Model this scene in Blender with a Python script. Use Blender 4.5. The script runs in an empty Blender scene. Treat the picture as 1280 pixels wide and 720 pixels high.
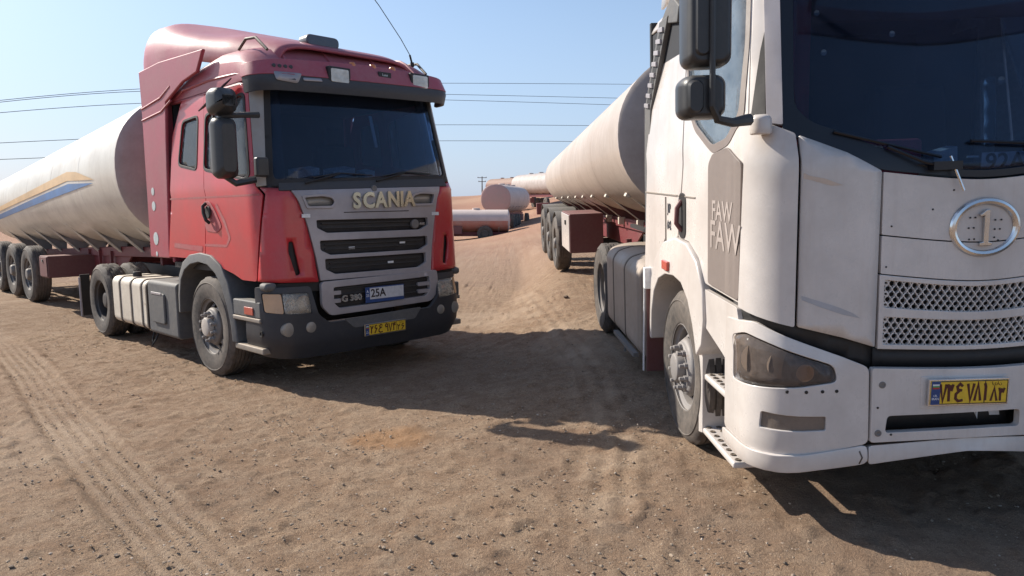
import bpy, bmesh, math, random
import numpy as np
from mathutils import Vector, Matrix, Euler, geometry, noise
random.seed(7); rng = np.random.default_rng(7)
S = bpy.context.scene; COL = S.collection
R_ = math.radians; PI = math.pi
# ------------------------------------------------------------------ camera
cam = bpy.data.cameras.new('camera'); co = bpy.data.objects.new('camera', cam); COL.objects.link(co); S.camera = co
cam.sensor_width = 36; cam.lens = 900/1280*36; cam.clip_start = .05; cam.clip_end = 9000
PITCH = math.atan((360-252)/900)
co.location = (0, 0, 1.7); co.rotation_euler = (PI/2-PITCH, 0, 0)
# ------------------------------------------------------------------ light
SUN_AZ = R_(27)          # degrees the sun stands ahead of the camera's left
SUN_EL = R_(35)
sd = Vector((-math.cos(SUN_AZ)*math.cos(SUN_EL), math.sin(SUN_AZ)*math.cos(SUN_EL), math.sin(SUN_EL)))
W = bpy.data.worlds.new('World'); S.world = W; W.use_nodes = True
wn = W.node_tree.nodes; wl = W.node_tree.links
sky = wn.new('ShaderNodeTexSky'); sky.sky_type = 'NISHITA'; sky.sun_disc = False
sky.sun_elevation = SUN_EL; sky.sun_rotation = -(PI/2-SUN_AZ)
sky.air_density = 1.15; sky.dust_density = 1.7; sky.ozone_density = 2.0; sky.altitude = 900
bg = wn['Background']; bg.inputs['Strength'].default_value = .11
gn = wn.new('ShaderNodeTexCoord'); sx_ = wn.new('ShaderNodeSeparateXYZ'); wl.new(gn.outputs['Generated'], sx_.inputs[0])
mr_ = wn.new('ShaderNodeMapRange'); wl.new(sx_.outputs[2], mr_.inputs[0]); mr_.inputs[1].default_value = 0; mr_.inputs[2].default_value = .42; mr_.inputs[3].default_value = .72; mr_.inputs[4].default_value = 0
mr_.interpolation_type = 'SMOOTHSTEP'
mx_ = wn.new('ShaderNodeMix'); mx_.data_type = 'RGBA'; wl.new(mr_.outputs[0], mx_.inputs[0]); wl.new(sky.outputs[0], mx_.inputs[6]); mx_.inputs[7].default_value = (2.8, 3.6, 5.2, 1)
wl.new(mx_.outputs[2], bg.inputs[0])
sun = bpy.data.lights.new('sun', 'SUN'); so = bpy.data.objects.new('sun', sun); COL.objects.link(so)
sun.energy = 4.7; sun.angle = R_(.55); sun.color = (1, .93, .82)
so.rotation_euler = sd.to_track_quat('Z', 'Y').to_euler(); so.location = (-20, 10, 20)
S.view_settings.view_transform = 'Standard'; S.view_settings.look = 'None'
S.view_settings.exposure = .6; S.view_settings.gamma = 1
S.cycles.max_bounces = 6; S.cycles.transparent_max_bounces = 12
S.cycles.use_denoising = True

# ------------------------------------------------------------------ materials
def newmat(name):
    m = bpy.data.materials.new(name); m.use_nodes = True
    return m, m.node_tree.nodes, m.node_tree.links, m.node_tree.nodes['Principled BSDF']
def nz(n, l, tc, scale, detail=4, rough=.6, dist=0):
    t = n.new('ShaderNodeTexNoise'); t.inputs['Scale'].default_value = scale; t.inputs['Detail'].default_value = detail
    t.inputs['Roughness'].default_value = rough; t.inputs['Distortion'].default_value = dist
    l.new(tc, t.inputs['Vector']); return t.outputs['Fac']
def ramp(n, l, src, a, b, ca=(0,0,0,1), cb=(1,1,1,1)):
    r = n.new('ShaderNodeValToRGB'); r.color_ramp.elements[0].position = a; r.color_ramp.elements[1].position = b
    r.color_ramp.elements[0].color = ca; r.color_ramp.elements[1].color = cb
    l.new(src, r.inputs[0]); return r.outputs[0]
def mix(n, l, f, a, b):
    m = n.new('ShaderNodeMix'); m.data_type = 'RGBA'
    for s, v in ((0, f), (6, a), (7, b)):
        if isinstance(v, (int, float)): m.inputs[s].default_value = v
        elif isinstance(v, tuple): m.inputs[s].default_value = (*v[:3], 1)
        else: l.new(v, m.inputs[s])
    return m.outputs[2]
def mathn(n, l, op, a, b=0.):
    m = n.new('ShaderNodeMath'); m.operation = op
    for i, v in enumerate((a, b)):
        if isinstance(v, (int, float)): m.inputs[i].default_value = v
        else: l.new(v, m.inputs[i])
    return m.outputs[0]
DUST = (.40, .31, .22)
def surf(name, col, rough=.4, metal=0., dust=.35, dustcol=DUST, coat=0., bump=.02, sc=1., var=.12, up=.35, streak=0., rust=0.):
    """a worn surface: base colour, blotches, dust lying mostly on upward faces, fine relief"""
    m, n, l, p = newmat(name)
    tc = n.new('ShaderNodeTexCoord').outputs['Object']
    big = nz(n, l, tc, 1.7*sc, 5, .65); fine = nz(n, l, tc, 23*sc, 5, .7)
    c2 = tuple(max(0, c*(1-var*2.2)) for c in col)
    c = mix(n, l, ramp(n, l, big, .35, .7), col, c2)
    if rust:
        rs = ramp(n, l, nz(n, l, tc, 5*sc, 6, .75, .6), .60, .70); rs = mathn(n, l, 'MULTIPLY', rs, rust)
        c = mix(n, l, rs, c, (.20, .085, .035))
    geo = n.new('ShaderNodeNewGeometry'); sep = n.new('ShaderNodeSeparateXYZ'); l.new(geo.outputs['Normal'], sep.inputs[0])
    upf = mathn(n, l, 'MULTIPLY', mathn(n, l, 'MAXIMUM', sep.outputs[2], 0.), up)
    d = mathn(n, l, 'MULTIPLY', ramp(n, l, mathn(n, l, 'ADD', mathn(n, l, 'MULTIPLY', big, .6), mathn(n, l, 'MULTIPLY', fine, .4)), .36, .64), dust)
    if streak:
        mp = n.new('ShaderNodeMapping'); mp.inputs['Scale'].default_value = (9, 9, .45); l.new(tc, mp.inputs[0])
        st = ramp(n, l, nz(n, l, mp.outputs[0], 1.3, 4, .7), .52, .75)
        d = mathn(n, l, 'ADD', d, mathn(n, l, 'MULTIPLY', st, streak))
    d = mathn(n, l, 'ADD', d, upf); cl = mathn(n, l, 'MINIMUM', d, .92)
    c = mix(n, l, cl, c, dustcol)
    l.new(c, p.inputs['Base Color'])
    ro = n.new('ShaderNodeMapRange'); l.new(cl, ro.inputs[0]); ro.inputs[3].default_value = rough; ro.inputs[4].default_value = .9
    l.new(ro.outputs[0], p.inputs['Roughness'])
    if metal:
        me = n.new('ShaderNodeMapRange'); l.new(cl, me.inputs[0]); me.inputs[3].default_value = metal; me.inputs[4].default_value = 0
        l.new(me.outputs[0], p.inputs['Metallic'])
    if coat: p.inputs['Coat Weight'].default_value = coat; p.inputs['Coat Roughness'].default_value = .15
    if bump:
        b = n.new('ShaderNodeBump'); b.inputs['Strength'].default_value = 1; b.inputs['Distance'].default_value = bump*.1
        l.new(mathn(n, l, 'ADD', mathn(n, l, 'MULTIPLY', fine, .5), mathn(n, l, 'MULTIPLY', nz(n, l, tc, 4*sc, 2), 2.)), b.inputs['Height']); l.new(b.outputs[0], p.inputs['Normal'])
    return m
def glass(name, tint, dirt=.12, filmcol=(.35, .33, .30), alpha=.5):
    """tinted pane: see-through share alpha, mirror reflections, patchy film of dust and painted light"""
    m, n, l, p = newmat(name)
    n.remove(p); out = n['Material Output']
    tc = n.new('ShaderNodeTexCoord').outputs['Object']
    tr = n.new('ShaderNodeBsdfTransparent'); tr.inputs[0].default_value = (*[t*alpha for t in tint], 1)
    gl = n.new('ShaderNodeBsdfGlossy'); gl.inputs['Roughness'].default_value = .03; gl.inputs[0].default_value = (.9, .95, 1, 1)
    fr = n.new('ShaderNodeFresnel'); fr.inputs[0].default_value = 1.34
    a = n.new('ShaderNodeMixShader'); l.new(fr.outputs[0], a.inputs[0]); l.new(tr.outputs[0], a.inputs[1]); l.new(gl.outputs[0], a.inputs[2])
    df = n.new('ShaderNodeBsdfDiffuse'); df.inputs[0].default_value = (*filmcol, 1)
    f = ramp(n, l, mathn(n, l, 'ADD', mathn(n, l, 'MULTIPLY', nz(n, l, tc, 2.3, 6, .7), .7), mathn(n, l, 'MULTIPLY', nz(n, l, tc, 45, 3, .7), .3)), .3, .8)
    f = mathn(n, l, 'MULTIPLY', f, dirt)
    b = n.new('ShaderNodeMixShader'); l.new(f, b.inputs[0]); l.new(a.outputs[0], b.inputs[1]); l.new(df.outputs[0], b.inputs[2])
    l.new(b.outputs[0], out.inputs[0]); return m
def flat(name, col, rough=.5, metal=0., emit=None):
    m, n, l, p = newmat(name); p.inputs['Base Color'].default_value = (*col, 1)
    p.inputs['Roughness'].default_value = rough; p.inputs['Metallic'].default_value = metal
    tc = n.new('ShaderNodeTexCoord').outputs['Object']
    l.new(mix(n, l, ramp(n, l, nz(n, l, tc, 30, 4, .7), .35, .75), tuple(col), tuple(c*.78 for c in col)), p.inputs['Base Color'])
    return m
MT = dict(
 red=surf('red paint', (.56, .016, .028), .30, dust=.16, dustcol=(.52, .22, .20), coat=.4, bump=.003, up=.2, streak=.07),
 reddull=surf('scuffed red paint', (.40, .06, .07), .7, dust=.4, dustcol=(.5, .3, .27), bump=0, up=0),
 redglare=surf('dusty red paint with painted glare', (.36, .040, .070), .40, dust=.30, dustcol=(.46, .24, .25), coat=.15, bump=.006, up=.25, streak=.06),  # haze glare and dust on the upper red parts, put into the colour
 grille=surf('silver grey paint', (.43, .40, .415), .40, metal=.25, dust=.25, dustcol=(.30, .26, .24), bump=.004, up=.12, streak=.06),
 greypale=surf('pale grey pillar paint', (.42, .41, .40), .5, dust=.3, bump=.004, up=.1),
 rimdark=surf('dark wheel steel', (.07, .065, .065), .55, metal=.3, dust=.3, dustcol=(.16, .13, .11), up=.2),
 plastic=surf('dark plastic', (.024, .027, .036), .5, dust=.10, dustcol=(.20, .18, .16), bump=.02, up=.35),
 greyplastic=surf('weathered grey plastic', (.085, .088, .095), .6, dust=.3, dustcol=(.3, .27, .23), bump=.02, up=.25),
 mirror=surf('black mirror housing', (.022, .024, .028), .35, dust=.10, dustcol=(.22, .2, .18), bump=.004, up=.22),
 frit=surf('black glass edge', (.006, .008, .014), .4, dust=.05, dustcol=(.06, .06, .08), bump=0, up=.03),
 black=surf('black steel', (.012, .012, .013), .6, dust=.12, dustcol=(.15, .12, .1), up=.2),
 mesh=surf('black mesh', (.018, .018, .020), .55, dust=.25, dustcol=(.13, .11, .10), bump=.03, sc=3),
 lampglass=glass('clear lamp glass', (1, .97, .92), .55, (.85, .78, .68), .95), lampdusty=glass('dusty lamp glass', (.9, .8, .7), .70, (.27, .225, .20), .9),  # lampglass: sunlight caught by the headlamps is painted as a bright film
 bowl=surf('lamp reflector', (.80, .78, .74), .15, metal=.9, dust=.2, bump=0, up=.1),
 rubber=surf('tyre rubber', (.030, .029, .029), .8, dust=.55, dustcol=(.25, .205, .17), bump=.03, up=.1),
 rubberdark=surf('dark tyre tread', (.022, .021, .021), .85, dust=.35, dustcol=(.20, .16, .13), bump=.04, up=.45),
 rim=surf('dusty wheel steel', (.20, .19, .185), .5, metal=.3, dust=.45, dustcol=(.26, .22, .19), up=.2),
 rimwhite=surf('pale wheel hub', (.50, .46, .42), .5, dust=.45, dustcol=(.42, .35, .29), up=.1, rust=.5),
 rimlight=surf('grey painted rim', (.30, .29, .29), .45, metal=.3, dust=.45, dustcol=(.3, .26, .23), rust=.6),
 frame=surf('maroon chassis paint', (.17, .020, .028), .5, dust=.35, dustcol=(.24, .13, .11), up=.3),
 maroonbox=surf('maroon box paint', (.15, .045, .048), .55, dust=.35, dustcol=(.25, .15, .13), up=.3, rust=.2),
 tank=surf('cream tank paint', (.74, .70, .62), .33, dust=.16, dustcol=(.40, .32, .25), coat=.2, bump=.004, sc=.6, streak=.26, up=.12),
 tankhead=surf('dusty tank end', (.47, .42, .40), .5, dust=.4, dustcol=(.33, .27, .23), bump=.01, up=.2, streak=.12),
 orange=surf('orange stripe', (.80, .55, .30), .4, dust=.2, bump=0, up=.1),
 blue=surf('blue stripe', (.10, .26, .55), .4, dust=.2, bump=0, up=.1),
 fueltank=surf('beige fuel tank', (.74, .68, .58), .45, metal=.1, dust=.3, bump=.02, rust=.75, up=.15, streak=.15),
 strap=surf('dark strap', (.05, .042, .04), .6, dust=.3, up=.2),
 white=surf('white truck paint', (.68, .635, .60), .24, dust=.15, dustcol=(.44, .345, .28), coat=.25, bump=.0015, up=.12, streak=.22),
 panelgrey=surf('brown grey wind deflector', (.20, .165, .150), .5, dust=.35, dustcol=(.28, .23, .20), bump=.01, up=.1, streak=.3),
 decal=surf('faded pale lettering', (.42, .36, .33), .6, dust=.3, dustcol=(.3, .25, .22), bump=0, up=0),
 chrome=surf('chrome', (.78, .79, .80), .12, metal=1., dust=.12, bump=0, up=.1),
 silver=surf('silver lettering', (.72, .70, .66), .25, metal=.8, dust=.1, bump=0, up=.1),
 silverwarm=surf('silver lettering tinted by reflection', (.78, .70, .52), .25, metal=.8, dust=.1, bump=0, up=.1),  # silver letters; the warm reflection on them is mixed into the colour
 yellow=flat('yellow plate', (.80, .52, .035), .45), whiteplate=flat('white plate', (.62, .62, .64), .45),
 ink=flat('black print', (.03, .015, .015), .5), inkred=flat('dark print', (.09, .015, .01), .5), plateblue=flat('blue plate band', (.03, .07, .22), .45),
 flagg=flat('green print', (.05, .3, .1)), flagr=flat('red print', (.5, .03, .03)), whitep=flat('white print', (.8, .8, .8)),
 amber=surf('amber lens', (.72, .20, .03), .2, dust=.15, coat=.6, bump=0, up=.1),
 redlens=surf('red lens', (.50, .05, .03), .25, dust=.2, coat=.5, bump=0, up=.1),
 lens=surf('worn headlight lens', (.72, .66, .58), .14, metal=.35, dust=.18, coat=.6, bump=.03, sc=2.2, var=.28, up=.05),
 fog=surf('cloudy lamp lens', (.30, .29, .27), .25, metal=.2, dust=.3, coat=.5, bump=.02, sc=3),
 lensdull=surf('brown dusty headlight lens', (.20, .16, .135), .22, dust=.35, dustcol=(.27, .22, .18), coat=.4, bump=.03, sc=2, var=.25, up=0),
 seat=surf('dark cab lining', (.025, .028, .036), .85, dust=0, bump=0, up=0), curtain=surf('dark red curtain', (.5, .06, .08), .9, dust=.1, bump=0, up=0),
 paper=flat('paper', (.5, .55, .55), .7), brownfab=surf('brown header cloth', (.10, .06, .045), .9, dust=.1, up=0),
 glassw=glass('windscreen glass', (.72, .84, 1.), .30, (.065, .085, .13), .80),
 glasss=glass('side window glass', (.6, .7, .78), .42, (.30, .31, .31), .6),
 glassp=glass('side glass with painted reflection', (.8, .92, 1.), .45, (.42, .46, .50), .7),  # pale bluish film paints the light reflected in the window
 step=surf('step metal', (.26, .24, .22), .5, metal=.4, dust=.4, rust=.4), rope=flat('pink cloth', (.62, .10, .20), .8),
 wood=surf('pole wood', (.09, .06, .045), .85, dust=.2), wire=flat('wire', (.03, .03, .035), .6),
 rustred=surf('far red tank paint', (.42, .13, .09), .5, dust=.35, up=.5, dustcol=(.62, .50, .44)), fartank=surf('far pale tank paint', (.58, .47, .43), .45, dust=.3, up=.3, dustcol=(.66, .55, .48)),
)

# ------------------------------------------------------------------ object helpers
def meta(o, label=None, cat=None, group=None, kind=None):
    if label: o['label'] = label
    if cat: o['category'] = cat
    if group: o['group'] = group
    if kind: o['kind'] = kind
    return o
class Thing:
    """an Empty at a pose; vertices are given in the pose's frame, org is the Empty's own place in it"""
    def __init__(s, name, pose, org=(0, 0, 0), label=None, cat=None, group=None):
        t, r = pose; s.org = Vector(org)
        Mx = Matrix.Translation(t) @ Euler(r, 'XYZ').to_matrix().to_4x4() @ Matrix.Translation(org)
        s.o = bpy.data.objects.new(name, None); COL.objects.link(s.o); s.o.matrix_world = Mx; s.o.empty_display_size = .3
        meta(s.o, label, cat, group)
class MB:
    def __init__(s): s.v = []; s.f = []
    def add(s, v, f):
        k = len(s.v); s.v += [tuple(p) for p in v]; s.f += [tuple(i+k for i in q) for q in f]; return s
    def box(s, a, b, rot=None, c=None):
        (x0, y0, z0), (x1, y1, z1) = a, b
        v = [Vector(p) for p in ((x0,y0,z0),(x1,y0,z0),(x1,y1,z0),(x0,y1,z0),(x0,y0,z1),(x1,y0,z1),(x1,y1,z1),(x0,y1,z1))]
        if rot:
            c = Vector(c) if c else sum(v, Vector())/8; E = Euler(rot).to_matrix(); v = [c+E@(p-c) for p in v]
        return s.add(v, [(0,3,2,1),(4,5,6,7),(0,1,5,4),(1,2,6,5),(2,3,7,6),(3,0,4,7)])
    def loft(s, rings, caps=True, closed=True):
        n = len(rings[0]); v = [p for r in rings for p in r]; f = []
        for i in range(len(rings)-1):
            for j in range(n if closed else n-1):
                a, b = i*n+j, i*n+(j+1) % n; f.append((a, b, b+n, a+n))
        if caps and closed: f += [tuple(range(n))[::-1], tuple((len(rings)-1)*n+j for j in range(n))]
        return s.add(v, f)
    def prism(s, poly, ax, a, b):
        """poly in the two other axes in order, extruded along ax from a to b"""
        def P(q, t): q = list(q); q.insert(ax, t); return q
        r = [[P(q, t) for q in poly] for t in ((a, b))]
        return s.loft(r)
    def tube(s, pts, r, n=8, caps=True):
        pts = [Vector(p) for p in pts]; rs = r if isinstance(r, (list, tuple)) else [r]*len(pts); rings = []
        up = None
        for i, p in enumerate(pts):
            d = (pts[min(i+1, len(pts)-1)]-pts[max(i-1, 0)]).normalized()
            if up is None: up = Vector((0, 0, 1)) if abs(d.z) < .9 else Vector((1, 0, 0))
            a = d.cross(up).normalized(); up = a.cross(d).normalized()
            rings.append([p+rs[i]*(a*math.cos(2*PI*k/n)+up*math.sin(2*PI*k/n)) for k in range(n)])
        return s.loft(rings, caps)
    def lathe(s, prof, c, ax=1, n=32, sgn=1, closed=False):
        """prof: (radius, offset along ax)"""
        rings = []
        for r, h in prof:
            ring = []
            for k in range(n):
                a = 2*PI*k/n*sgn; q = [r*math.cos(a), r*math.sin(a)]; q.insert(ax, h*1.0)
                ring.append((c[0]+q[0], c[1]+q[1], c[2]+q[2]))
            rings.append(ring)
        return s.loft(rings, caps=not closed)
    def build(s, name, mat, parent, bevel=0, smooth=True, label=None, sub=0, ang=35, seg=2, kind=None, fix=True):
        me = bpy.data.meshes.new(name)
        root = parent.o if isinstance(parent, Thing) else parent
        org = parent.org if isinstance(parent, Thing) else Vector(parent.get('_org', (0, 0, 0))) if parent else Vector()
        me.from_pydata([tuple(Vector(p)-org) for p in s.v], [], s.f)
        if fix:
            bm = bmesh.new(); bm.from_mesh(me); bmesh.ops.recalc_face_normals(bm, faces=bm.faces); bm.to_mesh(me); bm.free()
        o = bpy.data.objects.new(name, me); COL.objects.link(o); o.parent = root
        me.materials.append(MT[mat] if isinstance(mat, str) else mat)
        if smooth:
            me.shade_smooth(); me.set_sharp_from_angle(angle=R_(ang))
        if bevel:
            b = o.modifiers.new('bevel', 'BEVEL'); b.width = bevel; b.segments = seg; b.limit_method = 'ANGLE'; b.angle_limit = R_(40)
            me.shade_smooth()
            o.modifiers.new('normals', 'WEIGHTED_NORMAL')
        if label: o['label'] = label
        if kind: o['kind'] = kind
        if parent: o['_org'] = tuple(org)
        return o
def rrect(x0, y0, x1, y1, r, n=4):
    out = []
    for cx, cy, a in ((x1-r, y1-r, 0), (x0+r, y1-r, PI/2), (x0+r, y0+r, PI), (x1-r, y0+r, 3*PI/2)):
        out += [(cx+r*math.cos(a+PI/2*k/n), cy+r*math.sin(a+PI/2*k/n)) for k in range(n+1)]
    return out
def rpoly(P, r=.03, n=3):
    """round the corners of a polygon"""
    out = []; N = len(P)
    for i in range(N):
        p, a, b = Vector(P[i]), Vector(P[i-1]), Vector(P[(i+1) % N])
        ra = min(r, (a-p).length*.45, (b-p).length*.45); s_ = p+(a-p).normalized()*ra; e = p+(b-p).normalized()*ra
        for k in range(n+1):
            t = k/n; out.append(tuple(s_*(1-t)**2+p*2*t*(1-t)+e*t*t))
    return out
def inpoly(x, y, P):
    c = False; j = len(P)-1
    for i in range(len(P)):
        if (P[i][1] > y) != (P[j][1] > y) and x < (P[j][0]-P[i][0])*(y-P[i][1])/(P[j][1]-P[i][1])+P[i][0]: c = not c
        j = i
    return c
def subdiv_loop(P, d):
    out = []
    for i in range(len(P)):
        a, b = Vector(P[i]), Vector(P[(i+1) % len(P)]); n = max(1, int((b-a).length/d+.5))
        out += [tuple(a.lerp(b, k/n)) for k in range(n)]
    return out
def skin(name, outer, holes, fmap, mat, parent, thick=.03, d=.055, off=0., bevel=.006, label=None, flip=False):
    """panel cut from a curved surface; outer and holes are loops in its unrolled (u,v) coordinates"""
    loops = [subdiv_loop(outer, d)]+[subdiv_loop(h, d) for h in holes]
    vs = []; es = []
    for L in loops:
        k = len(vs); vs += [Vector(p) for p in L]; es += [(k+i, k+(i+1) % len(L)) for i in range(len(L))]
    us = [p[0] for p in outer]; zs = [p[1] for p in outer]
    nu = max(1, int((max(us)-min(us))/d)); nv = max(1, int((max(zs)-min(zs))/d))
    nb = len(vs); B = np.array([tuple(p) for p in vs])
    for i in range(1, nu):
        for j in range(1, nv):
            u = min(us)+(max(us)-min(us))*i/nu; v = min(zs)+(max(zs)-min(zs))*j/nv
            if inpoly(u, v, loops[0]) and not any(inpoly(u, v, h) for h in loops[1:]) and ((B-(u, v))**2).sum(1).min() > (d*.4)**2:
                vs.append(Vector((u, v)))
    V, E_, F, *_ = geometry.delaunay_2d_cdt(vs, es, [], 0, 1e-5)
    m = MB(); fl = []
    for t in F:
        c = sum((V[i] for i in t), Vector((0, 0)))/len(t)
        if inpoly(c[0], c[1], loops[0]) and not any(inpoly(c[0], c[1], h) for h in loops[1:]):
            a = (V[t[1]]-V[t[0]]).cross(V[t[2]]-V[t[0]])
            if abs(a) < 2e-6: continue
            t = tuple(t) if a > 0 else tuple(t)[::-1]
            fl.append(t[::-1] if flip else t)
    m.add([fmap(p[0], p[1], off) for p in V], fl)
    o = m.build(name, mat, parent, smooth=True, fix=False, label=label, ang=60)
    if thick:
        s_ = o.modifiers.new('solid', 'SOLIDIFY'); s_.thickness = thick; s_.offset = -1
    if bevel:
        b = o.modifiers.new('bevel', 'BEVEL'); b.width = bevel; b.segments = 2; b.limit_method = 'ANGLE'; b.angle_limit = R_(50); b.harden_normals = True
    return o
def lerpt(T, z):
    if z <= T[0][0]: return T[0][1]
    for (a, p), (b, q) in zip(T, T[1:]):
        if z <= b: return p+(q-p)*(z-a)/(b-a)
    return T[-1][1]
class Wrap:
    """surface of a cab: flat sides, rounded corners, slightly bowed front"""
    def __init__(s, X, Wd, r, bow, y0=0, k=0., kz=1.6): s.X, s.W, s.r, s.bow, s.y0, s.k, s.kz = X, Wd, r, bow, y0, k, kz
    def raw(s, u, z):
        a = abs(u); g = 1 if u >= 0 else -1; Wz = lerpt(s.W, z); X = lerpt(s.X, z); r = s.r; h = Wz-r; q = r*PI/2; bh = s.bow*(h/Wz)**2
        if a <= h: return X-s.bow*(a/Wz)**2, a*g
        if a <= h+q: t = (a-h)/r; return X-bh-r*(1-math.cos(t)), g*(h+r*math.sin(t))
        return X-bh-r-(a-h-q), g*Wz
    def __call__(s, u, z, off=0.):
        x, y = s.raw(u, z)
        if off:
            x1, y1 = s.raw(u+.005, z); tx, ty = x1-x, y1-y; L = math.hypot(tx, ty); x += off*ty/L; y -= off*tx/L
        return (x, y+s.y0, z+s.k*y*min(1, max(0, (z-s.kz)/.4)))
    def fr(s, y, z): return (y-s.y0, z)
    def sd(s, x, z, g=-1):
        Wz = lerpt(s.W, z); h = Wz-s.r; return (g*(h+s.r*PI/2+(lerpt(s.X, z)-s.bow*(h/Wz)**2-s.r-x)), z)
def text(name, body, size, mat, parent, loc, right, up, depth=.004, font=None, align='CENTER', sx=1., bold=0., shear=0):
    """raised lettering; right/up are its axes in the thing's frame"""
    c = bpy.data.curves.new(name, 'FONT'); c.body = body; c.size = size; c.extrude = depth; c.offset = bold; c.shear = shear
    c.align_x = align; c.align_y = 'CENTER'; c.resolution_u = 3
    o = bpy.data.objects.new(name, c); COL.objects.link(o)
    bpy.context.view_layer.update()
    me = bpy.data.meshes.new_from_object(o.evaluated_get(bpy.context.evaluated_depsgraph_get())); me.name = name
    bpy.data.objects.remove(o)
    r = Vector(right).normalized(); u = Vector(up).normalized(); nn = r.cross(u).normalized()
    T = Matrix((r, u, nn)).transposed().to_4x4()
    org = parent.org if isinstance(parent, Thing) else Vector(parent['_org'])
    T.translation = Vector(loc)-org
    me.transform(T @ Matrix.Diagonal((sx, 1, 1, 1)))
    me.materials.clear(); me.materials.append(MT[mat])
    o = bpy.data.objects.new(name, me); COL.objects.link(o); o.parent = parent.o if isinstance(parent, Thing) else parent
    o['_org'] = tuple(org); return o

# ------------------------------------------------------------------ poses of the two trucks
RED = (Vector((-2.308, 8.3405, -.1186)), (.0021, -.0219, -.7777))
WHT = (Vector((2.4376, 4.9802, .0906)), (.0389, .0372, -1.5309))
def mpose(p): return Matrix.Translation(p[0]) @ Euler(p[1], 'XYZ').to_matrix().to_4x4()
MR, MW = mpose(RED), mpose(WHT)

# ------------------------------------------------------------------ ground
def sst(a, b, x): t = np.clip((x-a)/(b-a), 0, 1); return t*t*(3-2*t)
def plane_z(Mx, x, y):
    n = (Mx.to_3x3() @ Vector((0, 0, 1))); p = Mx.translation
    return p.z-(n.x*(x-p.x)+n.y*(y-p.y))/n.z
def terrain(x, y):
    x = np.asarray(x, float); y = np.asarray(y, float)
    zl = plane_z(MR, x, y)
    c, s_ = math.cos(RED[1][2]), math.sin(RED[1][2]); xl = c*(x-RED[0].x)+s_*(y-RED[0].y); yl = -s_*(x-RED[0].x)+c*(y-RED[0].y)
    zl = np.clip(zl, -.32, .1)+.18*sst(4.5, 7.7, -xl)*sst(6, 2, np.abs(yl))
    zr = plane_z(MW, np.clip(x, .2, 3), np.clip(y, 2.5, 15))
    near = zl+(zr-zl)*sst(0, 1, (x+1.3-.12*np.clip(y-4, 0, 12))/(2.2-.10*np.clip(y-4, 0, 12)))
    t = x/np.maximum(y, 1)
    fl = np.interp(y, [0, 14, 30, 48, 75, 160, 260, 900, 6000], [0, -.2, -.4, -.9, -.8, 2.55, 2.9, -2, -20])
    fr = np.interp(y, [0, 14, 30, 60, 100, 160, 260, 900, 6000], [0, .38, .25, 1.2, 3.9, 8.4, 9.0, 2, -20])
    far = fl+(fr-fl)*sst(-.09, .13, t)
    dist = np.hypot(x, y)
    z = near+(far-near)*sst(12, 34, y)
    z = np.where(y < 12, near*sst(60, 25, dist), z)
    return z
def tz(x, y): return float(terrain(x, y))
def w2g(px, py):
    """where the line of sight through a point of the picture meets the ground (used only to find places)"""
    a, b = (px-640)/900, -(py-360)/900; cp, sp = math.cos(PITCH), math.sin(PITCH); d = Vector((a, cp+b*sp, -sp+b*cp)); z = 0
    for _ in range(6): t = (z-1.7)/d.z; q = Vector((0, 0, 1.7))+d*t; z = tz(q.x, q.y)
    return q
TRK = [w2g(*p) for p in ((-60, 395), (0, 425), (38, 466), (72, 515), (105, 556), (150, 606), (205, 665), (290, 760), (420, 900))]
def dist_path(X, Y, P):
    best = np.full(X.shape, 9.); sgn = np.zeros(X.shape)
    for a, b in zip(P, P[1:]):
        dx, dy = b.x-a.x, b.y-a.y; L = dx*dx+dy*dy; t = np.clip(((X-a.x)*dx+(Y-a.y)*dy)/L, 0, 1)
        ex, ey = X-a.x-t*dx, Y-a.y-t*dy; dd = np.hypot(ex, ey); s_ = np.sign(ex*dy-ey*dx); m = dd < best
        best = np.where(m, dd, best); sgn = np.where(m, s_, sgn)
    return best*sgn
def axis(lo, d0, n0, lo2, g):
    a = [lo]; 
    return a
def graded(a, b, step, far, g=1.09):
    c = list(np.arange(a, b, step)); s_ = step
    x = c[-1]
    while x < far[1]: s_ *= g; x += s_; c.append(x)
    x = c[0]; s_ = step; pre = []
    while x > far[0]: s_ *= g; x -= s_; pre.append(x)
    return np.array(pre[::-1]+c)
xs = graded(-6.6, 4.4, .028, (-3200, 3200)); ys = graded(2.2, 9.5, .03, (-600, 6000))
GX, GY = np.meshgrid(xs, ys); GZ = terrain(GX, GY)
def vnoise(X, Y, s_, seed):
    """value noise on a hashed lattice"""
    x = X*s_; y = Y*s_; xi = np.floor(x).astype(np.int64); yi = np.floor(y).astype(np.int64); fx = x-xi; fy = y-yi
    fx = fx*fx*(3-2*fx); fy = fy*fy*(3-2*fy)
    def h(a, b):
        v = (a*374761393+b*668265263+seed*1442695041) & 0xffffffff; v = ((v ^ (v >> 13))*1274126177) & 0xffffffff
        return ((v ^ (v >> 16)) & 0xffff)/65535.
    return (h(xi, yi)*(1-fx)+h(xi+1, yi)*fx)*(1-fy)+(h(xi, yi+1)*(1-fx)+h(xi+1, yi+1)*fx)*fy-.5
nearw = sst(40, 12, np.hypot(GX, GY-5))
rough = (vnoise(GX, GY, 1.1, 1)*.03+vnoise(GX, GY, 3.1, 2)*.008+vnoise(GX, GY, 8, 3)*.014+vnoise(GX, GY, 19, 4)*.014)
clod = np.clip(vnoise(GX, GY, 12, 5)+vnoise(GX, GY, 27, 6)*.6-.18, 0, 1)*.05
dp = dist_path(GX, GY, TRK); w = .19
intrk = sst(w+.05, w-.02, np.abs(dp))*np.clip(.8+.9*vnoise(GX, GY, .9, 31), .3, 1)
groove = (np.cos(dp/(2*w)*2*PI*4.5)*.5+.5)**3
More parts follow.
